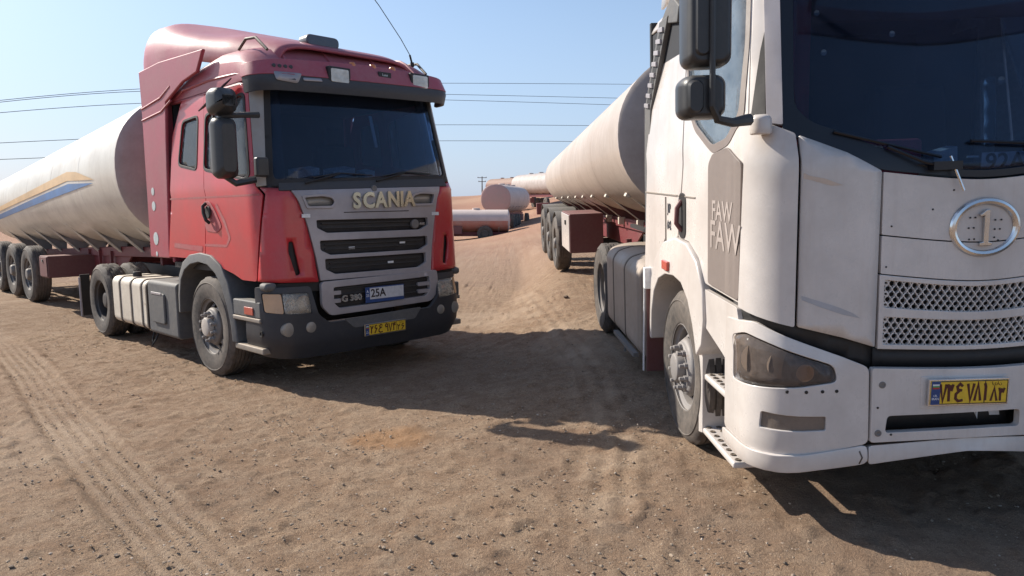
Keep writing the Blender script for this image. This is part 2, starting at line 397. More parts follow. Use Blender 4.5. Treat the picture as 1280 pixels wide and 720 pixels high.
GZ += nearw*(rough*(1-.6*intrk)+clod*(1-intrk)-.012*intrk-.024*groove*intrk+.016*np.exp(-((np.abs(dp)-w-.04)/.04)**2))
# the other, fainter wheel marks beside it and ruts on the right
P2 = [w2g(*p) for p in ((-40, 520), (40, 560), (90, 620), (120, 690))]
d2 = dist_path(GX, GY, P2); GZ -= nearw*.012*sst(.2, .05, np.abs(d2))*(np.cos(d2*70)*.5+.5)
P3 = [w2g(*p) for p in ((655, 370), (690, 410), (740, 470), (770, 560), (760, 640))]
d3 = dist_path(GX, GY, P3); rut = sst(.35, .1, np.abs(d3)); GZ += nearw*rut*(.012*vnoise(GX, GY, 14, 9)+.007*np.cos(d3*40))
# keep the ground under wheel contacts where the wheels stand
far_noise = sst(15, 60, GY)*(vnoise(GX, GY, .05, 11)*.8+vnoise(GX, GY, .16, 12)*.3)*sst(0, 200, GY); GZ += far_noise
ny, nx = GX.shape
me = bpy.data.meshes.new('ground')
me.vertices.add(nx*ny); me.vertices.foreach_set('co', np.stack([GX, GY, GZ], -1).astype(np.float32).ravel())
idx = np.arange(nx*ny).reshape(ny, nx); q = np.stack([idx[:-1, :-1], idx[:-1, 1:], idx[1:, 1:], idx[1:, :-1]], -1).reshape(-1, 4)
me.loops.add(q.size); me.loops.foreach_set('vertex_index', q.astype(np.int32).ravel())
me.polygons.add(len(q)); me.polygons.foreach_set('loop_start', np.arange(0, q.size, 4, dtype=np.int32)); me.update(); me.validate()
me.shade_smooth()
def spot(px, py, rx, ry, seed):
    c = w2g(px, py); d = np.hypot((GX-c.x)/rx, (GY-c.y)/ry)+vnoise(GX, GY, 3, seed)*.7; return sst(1, .45, d)
orangespot = spot(478, 550, .42, .30, 21)
pale = np.clip(rut*.5*sst(-.1, .25, vnoise(GX, GY, 6, 22))+spot(730, 420, .8, 1.3, 23)*.5+intrk*.55*(1-groove*.8)+spot(30, 560, 1.0, .9, 24)*.45+spot(250, 440, .7, .5, 25)*.3+spot(590, 400, 1.2, 1.4, 26)*.5, 0, 1)
dark = np.clip(spot(660, 560, .5, .8, 27)*.6+spot(1150, 640, 2, 1.2, 28)*.7+intrk*groove*.6+spot(230, 620, .9, .6, 29)*.25, 0, 1)  # tyre grooves and broad patches made darker in the ground colour
at = me.color_attributes.new('ground_tones', 'FLOAT_COLOR', 'POINT')
at.data.foreach_set('color', np.stack([orangespot, pale, dark, np.ones_like(pale)], -1).astype(np.float32).ravel())
m, n, l, p = newmat('dirt ground')
tc = n.new('ShaderNodeTexCoord').outputs['Object']
A = nz(n, l, tc, .55, 8, .62); B = nz(n, l, tc, 5, 8, .7); C_ = nz(n, l, tc, 38, 5, .75); D_ = nz(n, l, tc, 150, 3, .7)
c = mix(n, l, ramp(n, l, A, .33, .68), (.41, .280, .180), (.30, .190, .118))
c = mix(n, l, ramp(n, l, B, .40, .62), c, (.48, .350, .238))
c = mix(n, l, mathn(n, l, 'MULTIPLY', ramp(n, l, C_, .50, .68), .8), c, (.165, .10, .062))
c = mix(n, l, mathn(n, l, 'MULTIPLY', ramp(n, l, D_, .54, .70), .75), c, (.56, .44, .33))
c = mix(n, l, mathn(n, l, 'MULTIPLY', ramp(n, l, nz(n, l, tc, 14, 6, .75, .5), .56, .66), .5), c, (.16, .10, .065))
c = mix(n, l, mathn(n, l, 'MULTIPLY', ramp(n, l, D_, .44, .25), .5), c, (.13, .085, .06))
va = n.new('ShaderNodeVertexColor'); va.layer_name = 'ground_tones'; sp_ = n.new('ShaderNodeSeparateColor'); l.new(va.outputs[0], sp_.inputs[0])
c = mix(n, l, mathn(n, l, 'MULTIPLY', sp_.outputs[0], .55), c, (.36, .19, .085))
c = mix(n, l, mathn(n, l, 'MULTIPLY', sp_.outputs[1], .55), c, (.50, .39, .29))
c = mix(n, l, mathn(n, l, 'MULTIPLY', sp_.outputs[2], .5), c, (.17, .115, .085))
ge = n.new('ShaderNodeNewGeometry'); se = n.new('ShaderNodeSeparateXYZ'); l.new(ge.outputs['Position'], se.inputs[0])
mr = n.new('ShaderNodeMapRange'); l.new(se.outputs[1], mr.inputs[0]); mr.inputs[1].default_value = 12; mr.inputs[2].default_value = 45
tw = nz(n, l, tc, .06, 5, .6)
c = mix(n, l, mathn(n, l, 'MULTIPLY', mr.outputs[0], .75), c, mix(n, l, ramp(n, l, tw, .4, .6), (.40, .235, .155), (.33, .165, .11)))
l.new(c, p.inputs['Base Color']); p.inputs['Roughness'].default_value = .97; p.inputs['Specular IOR Level'].default_value = .2
b = n.new('ShaderNodeBump'); b.inputs['Distance'].default_value = .03; b.inputs['Strength'].default_value = 1
hh = mathn(n, l, 'ADD', mathn(n, l, 'MULTIPLY', B, .8), mathn(n, l, 'ADD', mathn(n, l, 'MULTIPLY', C_, .55), mathn(n, l, 'MULTIPLY', D_, .4)))
l.new(hh, b.inputs['Height']); l.new(b.outputs[0], p.inputs['Normal'])
me.materials.append(m)
g = bpy.data.objects.new('ground', me); COL.objects.link(g); meta(g, kind='structure')
# pebbles and clods
def stones(name, mat, N, smin, smax, region, seed, extra=None):
    r = np.random.default_rng(seed)
    base = []
    for k in range(6):
        bm = bmesh.new(); bmesh.ops.create_icosphere(bm, subdivisions=1, radius=1)
        for v in bm.verts: v.co *= 1+random.uniform(-.35, .25); v.co.z *= .6
        base.append((np.array([v.co[:] for v in bm.verts]), np.array([[v.index for v in f.verts] for f in bm.faces]))); bm.free()
    x0, x1, y0, y1 = region
    Y = y0+(y1-y0)*r.random(N)**1.6; Xc = (x0+(x1-x0)*r.random(N))*(.35+.65*Y/y1)
    if extra is not None: Xc = np.r_[Xc, [e[0] for e in extra]]; Y = np.r_[Y, [e[1] for e in extra]]
    n_ = len(Xc); sz = smin+(smax-smin)*r.random(n_)**4
    if extra is not None: sz[-len(extra):] = [e[2] for e in extra]
    Z = terrain(Xc, Y)+.006
    V = []; F = []; k = 0
    for i in range(n_):
        bv, bf = base[i % 6]; a = r.random()*6.28; ca, sa = math.cos(a), math.sin(a)
        v = bv*sz[i]*np.array([1+.4*r.random(), 1, .8+.4*r.random()])
        v = np.stack([v[:, 0]*ca-v[:, 1]*sa+Xc[i], v[:, 0]*sa+v[:, 1]*ca+Y[i], v[:, 2]+Z[i]], 1)
        V.append(v); F.append(bf+k); k += len(v)
    V = np.concatenate(V); F = np.concatenate(F)
    me = bpy.data.meshes.new(name); me.from_pydata(V.tolist(), [], F.tolist()); me.materials.append(mat)
    o = bpy.data.objects.new(name, me); COL.objects.link(o); meta(o, kind='stuff'); return o
MT['stone'] = surf('pebble stone', (.33, .25, .185), .9, dust=.35, var=.3, sc=2, up=.2); MT['stonedark'] = surf('dark stone', (.10, .065, .048), .9, dust=.25, var=.3, sc=2, up=.2)
MT['stonepale'] = surf('pale stone', (.55, .46, .38), .9, dust=.3, var=.3, sc=2, up=.1)
stones('gravel', MT['stone'], 15000, .0025, .012, (-7.5, 6, 2.3, 12), 1)
meta(bpy.data.objects['gravel'], 'brown pebbles and clods strewn over the dirt ground', 'gravel')
stones('gravel', MT['stonepale'], 4500, .0025, .010, (-7.5, 6, 2.3, 12), 2); 
dk = [(*w2g(*p)[:2], s_) for p, s_ in (((88, 684), .016), ((125, 697), .014), ((147, 696), .014), ((190, 650), .012), ((620, 621), .012), ((567, 694), .012), ((530, 675), .01), ((270, 665), .01), ((170, 580), .012), ((450, 668), .009), ((708, 372), .045), ((640, 610), .012), ((15, 710), .014), ((275, 590), .01))]
stones('gravel', MT['stonedark'], 1500, .003, .010, (-7.5, 6, 2.3, 12), 3, dk)
meta(bpy.data.objects['gravel.001'], 'pale pebbles scattered over the dirt ground', 'gravel'); meta(bpy.data.objects['gravel.002'], 'small dark stones scattered over the dirt ground', 'gravel')

# ------------------------------------------------------------------ wheels
def wheel(P, c, g, R=.53, w=.30, style='steer', hubmat='rimwhite', rimmat='rim', nuts=True, n=72, tread='rubberdark', detail=True):
    """c: centre of the outer face; g: outward sign along y"""
    cx, cy, cz = c
    def ring(r, d, mod=0, m2=0):
        return [(cx+(r-(mod if (k//2) % 3 == m2 else 0))*math.cos(2*PI*k/n), cy-g*d, cz+(r-(mod if (k//2) % 3 == m2 else 0))*math.sin(2*PI*k/n)) for k in range(n)]
    k_ = R/.53
    rm = MB()
    # rim barrel and disc
    rm.loft([ring(.292*k_, .022), ring(.300*k_, .028), ring(.292*k_, .045), ring(.262*k_, .055), ring(.258*k_, w-.03)], caps=False)
    dp_ = dict(steer=.085, drive=.17, trailer=.125)[style]; fl_ = dict(steer=.012, drive=.165, trailer=.10)[style]
    prof = [(.258*k_, dp_+.02), (.245*k_, dp_+.012), (.205*k_, (dp_+fl_)/2+.008), (.172*k_, fl_), (.10*k_, fl_), (.02, fl_)]
    for i in range(len(prof)-1):
        a, b = ring(*prof[i]), ring(*prof[i+1]); v = a+b; f = []
        for k in range(n):
            if i == 1 and (k*10/n) % 1 < .45: continue
            f.append((k, (k+1) % n, n+(k+1) % n, n+k))
        rm.add(v, f)
    rim = rm.build('wheel', rimmat, P, ang=40, fix=False)
    md = rim.modifiers.new('solid', 'SOLIDIFY'); md.thickness = .006
    t = MB()
    pr = [(.292, .030), (.305, .016), (.36, .004), (.42, 0), (.455, .004), (.462, -.001), (.468, .006), (.492, .014), (.512, .032)]
    rings = [ring(r*k_, d) for r, d in pr]
    gw = .012; tw_ = (w-.09)/5; dd = .045
    rings.append(ring(R-.006, dd-.003, .012, 0)); rings.append(ring(R-.002, dd, .012, 0))
    for j in range(5):
        a = dd+j*tw_; b = a+tw_-gw
        mo = .010 if style == 'drive' or j in (0, 4) else .003
        if j: rings += [ring(R, a, mo, j % 3)]
        rings += [ring(R, b, mo, j % 3)]
        if j < 4: rings += [ring(R-.014, b+.001), ring(R-.014, b+gw-.001)]
    rings += [ring(.512*k_, w-.032), ring(.47*k_, w-.006), ring(.42*k_, w), ring(.34*k_, w-.01), ring(.27*k_, w-.03)]
    t.loft(rings, caps=False)
    ty = t.build('tyre', 'rubber' if detail else 'rubberdark', rim, ang=28)
    h = MB()
    if style == 'steer':
        h.lathe([(.10, -g*fl_), (.10, g*.03), (.092, g*.045), (.06, g*.052), (.02, g*.054)], c, 1, 28)
    elif style == 'drive':
        h.lathe([(.125, -g*fl_), (.12, -g*.09), (.10, -g*.07), (.05, -g*.065)], c, 1, 28)
    else:
        h.lathe([(.11, -g*fl_), (.105, -g*.02), (.085, g*.01), (.04, g*.014)], c, 1, 28)
    h.build('hub', hubmat, rim, bevel=.004)
    if nuts:
        q = MB()
        for i in range(10):
            a = 2*PI*(i+.5)/10; x = cx+.143*k_*math.cos(a); z = cz+.143*k_*math.sin(a)
            e = .055 if style == 'steer' else .045
            q.lathe([(.023, -g*(fl_+.002)), (.023, -g*(fl_-.022)), (.016, -g*(fl_-.024)), (.015, -g*(fl_-e)), (.006, -g*(fl_-e-.004))], (x, cy, z), 1, 8)
        q.build('wheel_nuts', 'rim' if hubmat == 'rimwhite' and style != 'steer' else 'rimlight', rim, ang=30, kind='stuff')
    return rim
def copy_part(o, parent, off):
    c = o.copy(); COL.objects.link(c); c.parent = parent; c.location = o.location+Vector(off)
    for ch in o.children:
        d = ch.copy(); COL.objects.link(d); d.parent = c
    return c
GL = {'۷': [[(0, 1), (.3, 0), (.6, 1)]], '۸': [[(0, 0), (.3, 1), (.6, 0)]], '۱': [[(.22, 1), (.32, .8), (.32, 0)]],
 '۳': [[(.02, 1), (.14, .7), (.18, 0)], [(.12, .74), (.24, .70), (.31, .95)], [(.29, .78), (.42, .70), (.56, .98)]],
 '۲': [[(.05, 1), (.17, .7), (.20, 0)], [(.15, .74), (.36, .68), (.52, .98)]],
 '۴': [[(.05, 1), (.17, .66), (.20, 0)], [(.58, .95), (.36, .98), (.32, .78), (.58, .72)], [(.16, .66), (.34, .70)]],
 '۶': [[(.50, 1), (.18, .90), (.14, .68), (.30, .58), (.58, .62)], [(.56, .64), (.34, .38), (.08, 0)]],
 '۹': [[(.48, .62), (.16, .60), (.08, .80), (.24, .99), (.44, .92), (.50, .70), (.52, 0)]],
 'ع': [[(.56, .86), (.34, 1), (.14, .84), (.20, .66), (.52, .62)], [(.34, .62), (.06, .42), (.04, .16), (.26, 0), (.62, .06)]]}
def glyph(ch, T, c, r, u, nrm, hgt, wd, mat, wt=.12, dep=.0012):
    """a digit drawn with straight pen strokes"""
    m = MB()
    for n_, st in enumerate(GL[ch]):
        P = [Vector((p[0]*wd/.6, p[1]*hgt)) for p in st]; t = wt*hgt/2; L = []; Rr = []
        for i, p in enumerate(P):
            d0 = (P[i]-P[i-1]).normalized() if i else None; d1 = (P[i+1]-P[i]).normalized() if i < len(P)-1 else None
            d = ((d0 or d1)+(d1 or d0)).normalized(); nn = Vector((-d.y, d.x)); k = 1/max(.45, abs(nn.dot(Vector((-(d1 or d0).y, (d1 or d0).x)))))
            L.append(p+nn*t*k); Rr.append(p-nn*t*k)
        for i in range(len(P)-1):
            q = [L[i], L[i+1], Rr[i+1], Rr[i]]; v = [c+r*a.x+u*a.y+nrm*h for h in (0, dep+.0001*n_) for a in q]
            m.add(v, [(0,3,2,1),(4,5,6,7),(0,1,5,4),(1,2,6,5),(2,3,7,6),(3,0,4,7)])
    return m.build('plate_digit', mat, T, smooth=False)
def iran_plate(T, c, chars, right, up, wd=.50, ht=.108):
    """yellow lorry plate: blue band, digits, province box"""
    r = Vector(right).normalized(); u = Vector(up).normalized(); nrm = r.cross(u); c = Vector(c)
    def rect(m, x0, z0, x1, z1, t0, t1):
        v = [c+r*x+u*z+nrm*t for t in (t0, t1) for x, z in ((x0, z0), (x1, z0), (x1, z1), (x0, z1))]
        return m.add(v, [(0,3,2,1),(4,5,6,7),(0,1,5,4),(1,2,6,5),(2,3,7,6),(3,0,4,7)])
    W2, H2 = wd/2, ht/2
    fr = rect(MB(), -W2-.008, -H2-.008, W2+.008, H2+.008, -.014, .002).build('plate_frame', 'chrome', T, bevel=.002)
    pl = rect(MB(), -W2, -H2, W2, H2, -.006, .005).build('number_plate', 'yellow', T)
    m = rect(MB(), -W2, -H2, -W2+.045, H2, .0052, .0065); m.build('blue_band', 'plateblue', pl)
    m = MB(); rect(m, -W2+.006, H2-.030, -W2+.039, H2-.022, .0068, .0076); m.build('flag', 'flagg', pl)
    m = MB(); rect(m, -W2+.006, H2-.022, -W2+.039, H2-.014, .0068, .0076); m.build('flag', 'whitep', pl)
    m = MB(); rect(m, -W2+.006, H2-.038, -W2+.039, H2-.030, .0068, .0076); m.build('flag', 'flagr', pl)
    text('plate_letters', 'I.R.\nIRAN', .016, 'whitep', pl, c+r*(-W2+.0225)+u*(-.022)+nrm*.007, r, u, .0006)
    m = MB(); xb = W2-.115
    for a in ((-W2, H2-.004, W2, H2), (-W2, -H2, W2, -H2+.004), (xb-.002, -H2, xb+.002, H2), (W2-.004, -H2, W2, H2)): rect(m, *a, .0052, .0062)
    m.build('plate_border', 'ink', pl)
    k = wd/.5; x0 = -W2+.058*k
    for i, (ch, a, w_) in enumerate(zip(chars[:6], (0, .048, .100, .180, .228, .276), (.040, .038, .050, .040, .038, .040))):
        glyph(ch, pl, c+r*(x0+a*k)-u*ht*.37+nrm*.0053, r, u, nrm, ht*.74, w_*k, 'inkred', .15)
    for i, ch in enumerate(chars[6:8]):
        glyph(ch, pl, c+r*(W2-.108*k+i*.050*k)-u*ht*.40+nrm*.0053, r, u, nrm, ht*.56, .040*k, 'inkred', .16)
    text('plate_letters', 'ایران', .022, 'inkred', pl, c+r*(W2-.057)+u*(H2-.016)+nrm*.006, r, u, .0006)
    return pl

# ================================================================== RED TRACTOR
T = Thing('tractor_truck', RED, (0, 0, 0), 'red high cab tractor truck with silver grille and dark bumper', 'truck')
rw = Wrap([(1.0, 1.35), (1.9, 1.30), (2.0, 1.24), (3.0, 1.04), (3.3, .9)], [(1.0, 1.215), (2.0, 1.215), (2.95, 1.13), (3.3, .98)], .27, .06, k=.04)
fr, sdd = rw.fr, rw.sd
for g in (-1, 1):
    s_ = lambda x, z: sdd(x, z, g)
    def po(L): L = [s_(x, z) for x, z in L]; return L if g < 0 else L[::-1]
    def orient(L): return L
    # rear side panel, door, corner
    rear = [s_(-1.04, 1.22), s_(-.05, 1.22), s_(-.05, 2.98), s_(-.62, 3.02), s_(-.86, 2.6)]
    rwin = rpoly([s_(-.66, 2.28), s_(-.17, 2.20), s_(-.17, 2.76), s_(-.58, 2.74)], .07)
    skin('side_panel', rear, [rwin], rw, 'red', T, .035)
    door = rpoly([s_(-.035, 1.22), s_(.62, 1.10), s_(.80, 1.05), s_(1.09, 1.05), s_(1.19, 1.9), (g*1.215, 1.98), (g*1.145, 2.95), s_(-.035, 2.95)], .03)
    dwin = rpoly([s_(.02, 2.20), s_(.95, 2.06), (g*1.27, 2.10), (g*1.205, 2.87), s_(.02, 2.74)], .06)
    d_ = skin('door', door, [dwin], rw, 'red', T, .035)
    skin('window_pane', rpoly([s_(.01, 2.19), s_(.96, 2.05), (g*1.26, 2.09), (g*1.195, 2.88), s_(.01, 2.75)], .06), [], rw, 'glasss', d_, .004, off=-.018, bevel=0)
    skin('side_window', rpoly([s_(-.67, 2.27), s_(-.16, 2.19), s_(-.16, 2.77), s_(-.59, 2.75)], .07), [], rw, 'glasss', T, .004, off=-.016, bevel=0)
    skin('window_seal', rpoly([s_(-.675, 2.265), s_(-.155, 2.188), s_(-.155, 2.775), s_(-.595, 2.755)], .08), [rpoly([s_(-.65, 2.29), s_(-.18, 2.215), s_(-.18, 2.75), s_(-.575, 2.73)], .07)], rw, 'black', T, .012, off=.006, bevel=.003)
    skin('window_seal', rpoly([s_(.005, 2.185), s_(.96, 2.045), (g*1.255, 2.085), (g*1.19, 2.885), s_(.005, 2.755)], .06), [rpoly([s_(.03, 2.21), s_(.95, 2.07), (g*1.28, 2.11), (g*1.215, 2.86), s_(.03, 2.73)], .06)], rw, 'black', d_, .012, off=.006, bevel=.003)
    # window divider and the light lining seen behind the glass
    skin('window_bar', [s_(.16, 2.16), s_(.19, 2.16), s_(.19, 2.80), s_(.16, 2.80)], [], rw, 'black', d_, .02, off=-.004, bevel=.002)
    # pressed line and lower crease of the door
    skin('door_trim', rpoly([s_(-.90, 1.895), s_(1.16, 1.885), s_(1.16, 1.905), s_(-.90, 1.915)], .01), [], rw, 'reddull', T, 0, off=.002, bevel=0)
    skin('door_recess', rpoly([s_(-.02, 1.36), s_(.50, 1.36), s_(.60, 1.45), s_(.50, 1.62), s_(.32, 1.83), s_(.28, 1.80), s_(.47, 1.58), s_(.55, 1.46), s_(.49, 1.385), s_(-.02, 1.385)], .02), [], rw, 'reddull', d_, 0, off=.002, bevel=0, label='pressed crease line')
    skin('scrape', [s_(-.86, 1.33), s_(-.10, 1.30), s_(-.08, 1.36), s_(-.5, 1.37), s_(-.84, 1.38)], [], rw, 'reddull', T, 0, off=.003, bevel=0, label='pale scrape along the lower side')
    # handle
    skin('handle_recess', rpoly([s_(.02, 1.52), s_(.30, 1.50), s_(.42, 1.56), s_(.28, 1.74), s_(.16, 1.85), s_(.02, 1.86)], .05), [], rw, 'reddull', d_, .006, off=.006, bevel=.003)
    hh_ = MB(); yy = g*1.235
    hh_.tube([(.10, yy, 1.80), (.11, yy+g*.035, 1.77), (.14, yy+g*.045, 1.70), (.17, yy+g*.035, 1.63), (.17, yy, 1.60)], .018, 8)
    hh_.build('door_handle', 'black', d_)
    hh_ = MB(); hh_.lathe([(.065, yy+g*.001), (.06, yy+g*.008), (.02, yy+g*.006)], (.14, 0, 1.71), 1, 20); hh_.build('handle_cup', 'black', d_)
    # corner panel with its black slot
    sg = g
    def cq(L): return L if g < 0 else [p for p in L[::-1]]
    U = lambda y, z: (g*abs(y), z)
    corner = [s_(1.105, 1.05), U(.70, 1.02), U(.73, 1.30), U(.79, 1.60), U(.86, 1.84), U(.93, 1.95), s_(1.14, 1.97), s_(1.215, 1.9)]
    slot = rpoly([U(.875, 1.11), U(.925, 1.09), U(.985, 1.32), U(.975, 1.42), U(.925, 1.42)], .02)
    skin('corner_panel', rpoly(corner, .012), [slot], rw, 'red', T, .035, bevel=0)
    skin('air_slot', [U(.85, 1.08), U(.95, 1.06), U(1.01, 1.33), U(.99, 1.45), U(.90, 1.45)], [], rw, 'black', T, .004, off=-.03, bevel=0)
    # windscreen pillar, pale, and the black edge beside the glass
    skin('pillar', [(g*1.10, 1.99), (g*1.21, 1.98), (g*1.14, 2.96), (g*.985, 2.94)], [], rw, 'greypale', T, .03, off=.002)
    skin('pillar_trim', [(g*1.055, 1.985), (g*1.11, 1.985), (g*.995, 2.95), (g*.945, 2.95)], [], rw, 'black', T, .01, off=.006)
    skin('pillar_lining', [(g*.90, 1.98), (g*1.17, 1.98), (g*1.08, 2.94), (g*.82, 2.94)], [], rw, 'seat', T, .01, off=-.07, bevel=0)
    # rear cab wall corner and cab side extender
    m = MB(); m.prism([(-1.64, 1.2), (-1.045, 1.2), (-1.045, 1.35), (-.93, 2.5), (-.87, 2.93), (-.38, 3.08), (.0, 3.13), (.18, 3.33), (-1.0, 3.38), (-1.63, 3.36), (-1.61, 3.0)], 1, g*1.17, g*1.21)
    m.build('side_extender', 'redglare', T, bevel=.012)
    for z0, dz in ((2.93, 0), (2.80, -.02)):
        m = MB(); m.tube([(-1.6, g*1.21, z0), (-1.0, g*1.21, z0+.06+dz), (-.72, g*1.205, z0+.15+dz)], .013, 6); m.build('gap_strip', 'redglare', T)
    for zc, rr in ((1.97, .045), (1.80, .055), (1.42, .075), (1.24, .03)):
        m = MB(); m.lathe([(rr, g*1.2105), (rr, g*1.214), (rr*.6, g*1.215)], (-1.42, 0, zc), 1, 20); m.build('round_sticker', 'paper', T, label='pale round sticker')
# cab back and floor
m = MB(); m.box((-1.05, -1.18, 1.15), (-1.0, 1.18, 3.1)); m.build('cab_back', 'redglare', T, bevel=.02)
m = MB(); m.box((-1.0, -1.17, 1.10), (1.12, 1.17, 1.16)); m.build('cab_floor', 'black', T)
# interior
m = MB(); m.prism([(.75, 1.2), (1.15, 1.2), (1.19, 1.96), (.98, 2.06), (.72, 2.02)], 1, -1.1, 1.1); m.build('dashboard', 'seat', T, bevel=.03)
for y in (-.55, .55):
    m = MB(); m.box((-.25, y-.27, 1.5), (.30, y+.27, 1.72)); m.box((-.38, y-.26, 1.7), (-.20, y+.26, 2.5), rot=(0, -.15, 0)); m.box((-.38, y-.14, 2.5), (-.27, y+.14, 2.72)); m.build('seat', 'seat', T, bevel=.05)
m = MB(); m.box((-.98, -1.1, 1.2), (-.94, 1.1, 3.0)); m.build('cab_lining', 'seat', T)
m = MB(); m.box((-.98, -1.09, 2.93), (1.0, 1.09, 2.96)); m.prism([(1.0, 2.93), (1.12, 2.90), (1.12, 2.98), (1.0, 2.98)], 1, -1.0, 1.0); m.build('cab_ceiling', 'seat', T)
m = MB(); m.lathe([(.22, -.012), (.235, 0), (.22, .012)], (.60, .5, 2.05), 2, 28, closed=True); 
for a in (0, 2.1, 4.2): m.box((.60, .49, 2.04), (.60+.22, .51, 2.055), rot=(0, 0, a), c=(.60, .5, 2.05))
m.build('steering_wheel', 'black', T)
for (x0, y0, z0, x1, y1, z1, mt) in ((1.0, -.42, 2.06, 1.14, -.10, 2.13, 'paper'), (.98, .0, 2.06, 1.1, .16, 2.12, 'paper'), (1.0, -.80, 2.05, 1.12, -.50, 2.12, 'paper')):
    m = MB(); m.box((x0, y0, z0), (x1, y1, z1), rot=(.15, .2, .3)); m.build('paper_stack', mt, T)
# windscreen
skin('windscreen', rpoly([fr(-1.07, 2.0), fr(1.07, 2.0), fr(.97, 2.95), fr(-.97, 2.95)], .05), [], rw, 'glassw', T, .006, off=-.006, bevel=0)
skin('windscreen_seal', rpoly([fr(-1.085, 1.975), fr(1.085, 1.975), fr(.98, 2.97), fr(-.98, 2.97)], .05), [rpoly([fr(-1.04, 2.04), fr(1.04, 2.04), fr(.94, 2.92), fr(-.94, 2.92)], .06)], rw, 'black', T, .014, off=.004, bevel=.003)
skin('sticker', rpoly([fr(.13, 2.35), fr(.17, 2.35), fr(.15, 2.68), fr(.11, 2.68)], .008), [], rw, 'paper', T, .002, off=-.014, bevel=0, label='narrow pale sticker strip hanging inside the windscreen')
# cowl below the windscreen and wipers
skin('cowl', [fr(-1.02, 1.93), fr(1.02, 1.93), fr(1.0, 2.01), fr(-1.0, 2.01)], [], rw, 'plastic', T, .03, off=.012)
for y0, y1 in ((-.75, .02), (.05, .82)):
    m = MB(); a = rw(y0, 2.0, .035); b_ = rw((y0+y1)/2, 2.08, .03); c_ = rw(y1, 2.06, .02); d0 = rw(y0+.1, 2.05, .02)
    m.tube([a, b_], .010, 6); m.tube([d0, rw((y0+y1)/2, 2.09, .015), c_], .007, 6); m.build('wiper', 'black', T)
# grille panel with three openings, slats behind
ops_ = []
gx = [fr(-.905, 1.93), fr(-.84, 1.80), fr(-.77, 1.55), fr(-.715, 1.28), fr(-.68, 1.03), fr(.68, 1.03), fr(.715, 1.28), fr(.77, 1.55), fr(.84, 1.80), fr(.905, 1.93)]
holes = []
for za, zb, ya in ((1.49, 1.615, .62), (1.275, 1.415, .60), (1.085, 1.235, .56)):
    holes.append(rpoly([fr(-ya+.04, za), fr(ya-.06, za), fr(ya+.06, za+.05), fr(ya+.06, zb), fr(-ya-.06, zb), fr(-ya-.06, za+.05)], .015))
lh = [rpoly([fr(g*a, b_) for a, b_ in ((.46, 1.80), (.50, 1.75), (.76, 1.75), (.80, 1.86), (.60, 1.87), (.50, 1.85))], .02) for g in (-1, 1)]
gp = skin('grille_panel', gx, holes+lh, rw, 'grille', T, .04, off=.012, bevel=.01, d=.05)
for i, (za, zb, ya) in enumerate(((1.47, 1.63, .70), (1.255, 1.43, .68), (1.065, 1.25, .64))):
    skin('grille_mesh', [fr(-ya, za), fr(ya, za), fr(ya, zb), fr(-ya, zb)], [], rw, 'mesh', gp, .004, off=-.035, bevel=0)
    zc = (za+zb)/2
    for dz in (-.02, .025):
        skin('slat', [fr(-ya+.08, zc+dz), fr(ya-.08, zc+dz), fr(ya-.08, zc+dz+.012), fr(-ya+.08, zc+dz+.012)], [], rw, 'mesh', gp, .02, off=-.012, bevel=.002)
for y, z in ((-.30, 1.33), (.33, 1.36), (.16, 1.16), (.62, 1.55)):
    m = MB(); x, _, zz = rw(y, z, -.02); m.box((x-.005, y-.035, z-.012), (x+.006, y+.035, z+.012)); m.build('grille_clip', 'whitep' if z < 1.5 else 'chrome', gp, bevel=.003)
m = MB(); x, _, zz = rw(.50, 1.55, .0); m.lathe([(.05, x-.02), (.05, x+.012), (.035, x+.016), (.01, x+.012)], (0, .50, 1.55), 0, 20); bd = m.build('grille_badge', 'rim', gp, bevel=.003)
# maker's emblem and name
m = MB(); x, _, zz = rw(0, 1.925, .02); m.lathe([(.033, x-.02), (.033, x), (.026, x+.004), (.02, x+.001)], (0, 0, 1.925), 0, 20); m.build('emblem', 'rim', gp)
for ch, yc in zip('SCANIA', (-.235, -.095, .055, .215, .322, .425)):
    x = rw(yc, 1.80, .018)[0]
    text('name_letter', ch, .215, 'silverwarm', gp, (x+.010, yc, 1.80+.03*yc), (0, 1, .02), (0, 0, 1), .010, bold=.008, sx=.93)
skin('name_groove', [fr(-.38, 1.685), fr(.42, 1.685), fr(.42, 1.693), fr(-.38, 1.693)], [], rw, 'black', gp, .004, off=.015, bevel=0)
for g in (-1, 1):
    P_ = [fr(g*a, b_) for a, b_ in ((.44, 1.80), (.49, 1.735), (.775, 1.735), (.82, 1.875), (.60, 1.885), (.49, 1.865))]
    Q_ = [fr(g*a, b_) for a, b_ in ((.475, 1.80), (.51, 1.76), (.755, 1.76), (.79, 1.85), (.60, 1.86), (.505, 1.84))]
    uf = skin('upper_lamp', rpoly(P_, .02), [rpoly(Q_, .02)], rw, 'silver' if 0 else 'grille', T, .02, off=.026, bevel=.005)
    skin('lens', rpoly([fr(g*a, b_) for a, b_ in ((.47, 1.80), (.505, 1.755), (.76, 1.755), (.795, 1.855), (.60, 1.865), (.50, 1.845))], .02), [], rw, 'fog', uf, .01, off=-.012, bevel=0)
    m = MB(); x, _, z = rw(g*.79, 1.655, .02); m.box((x-.006, g*.79-.045, 1.64), (x+.004, g*.79+.045, 1.675), rot=(0, 0, -g*.08)); m.build('small_label', 'whitep', gp)
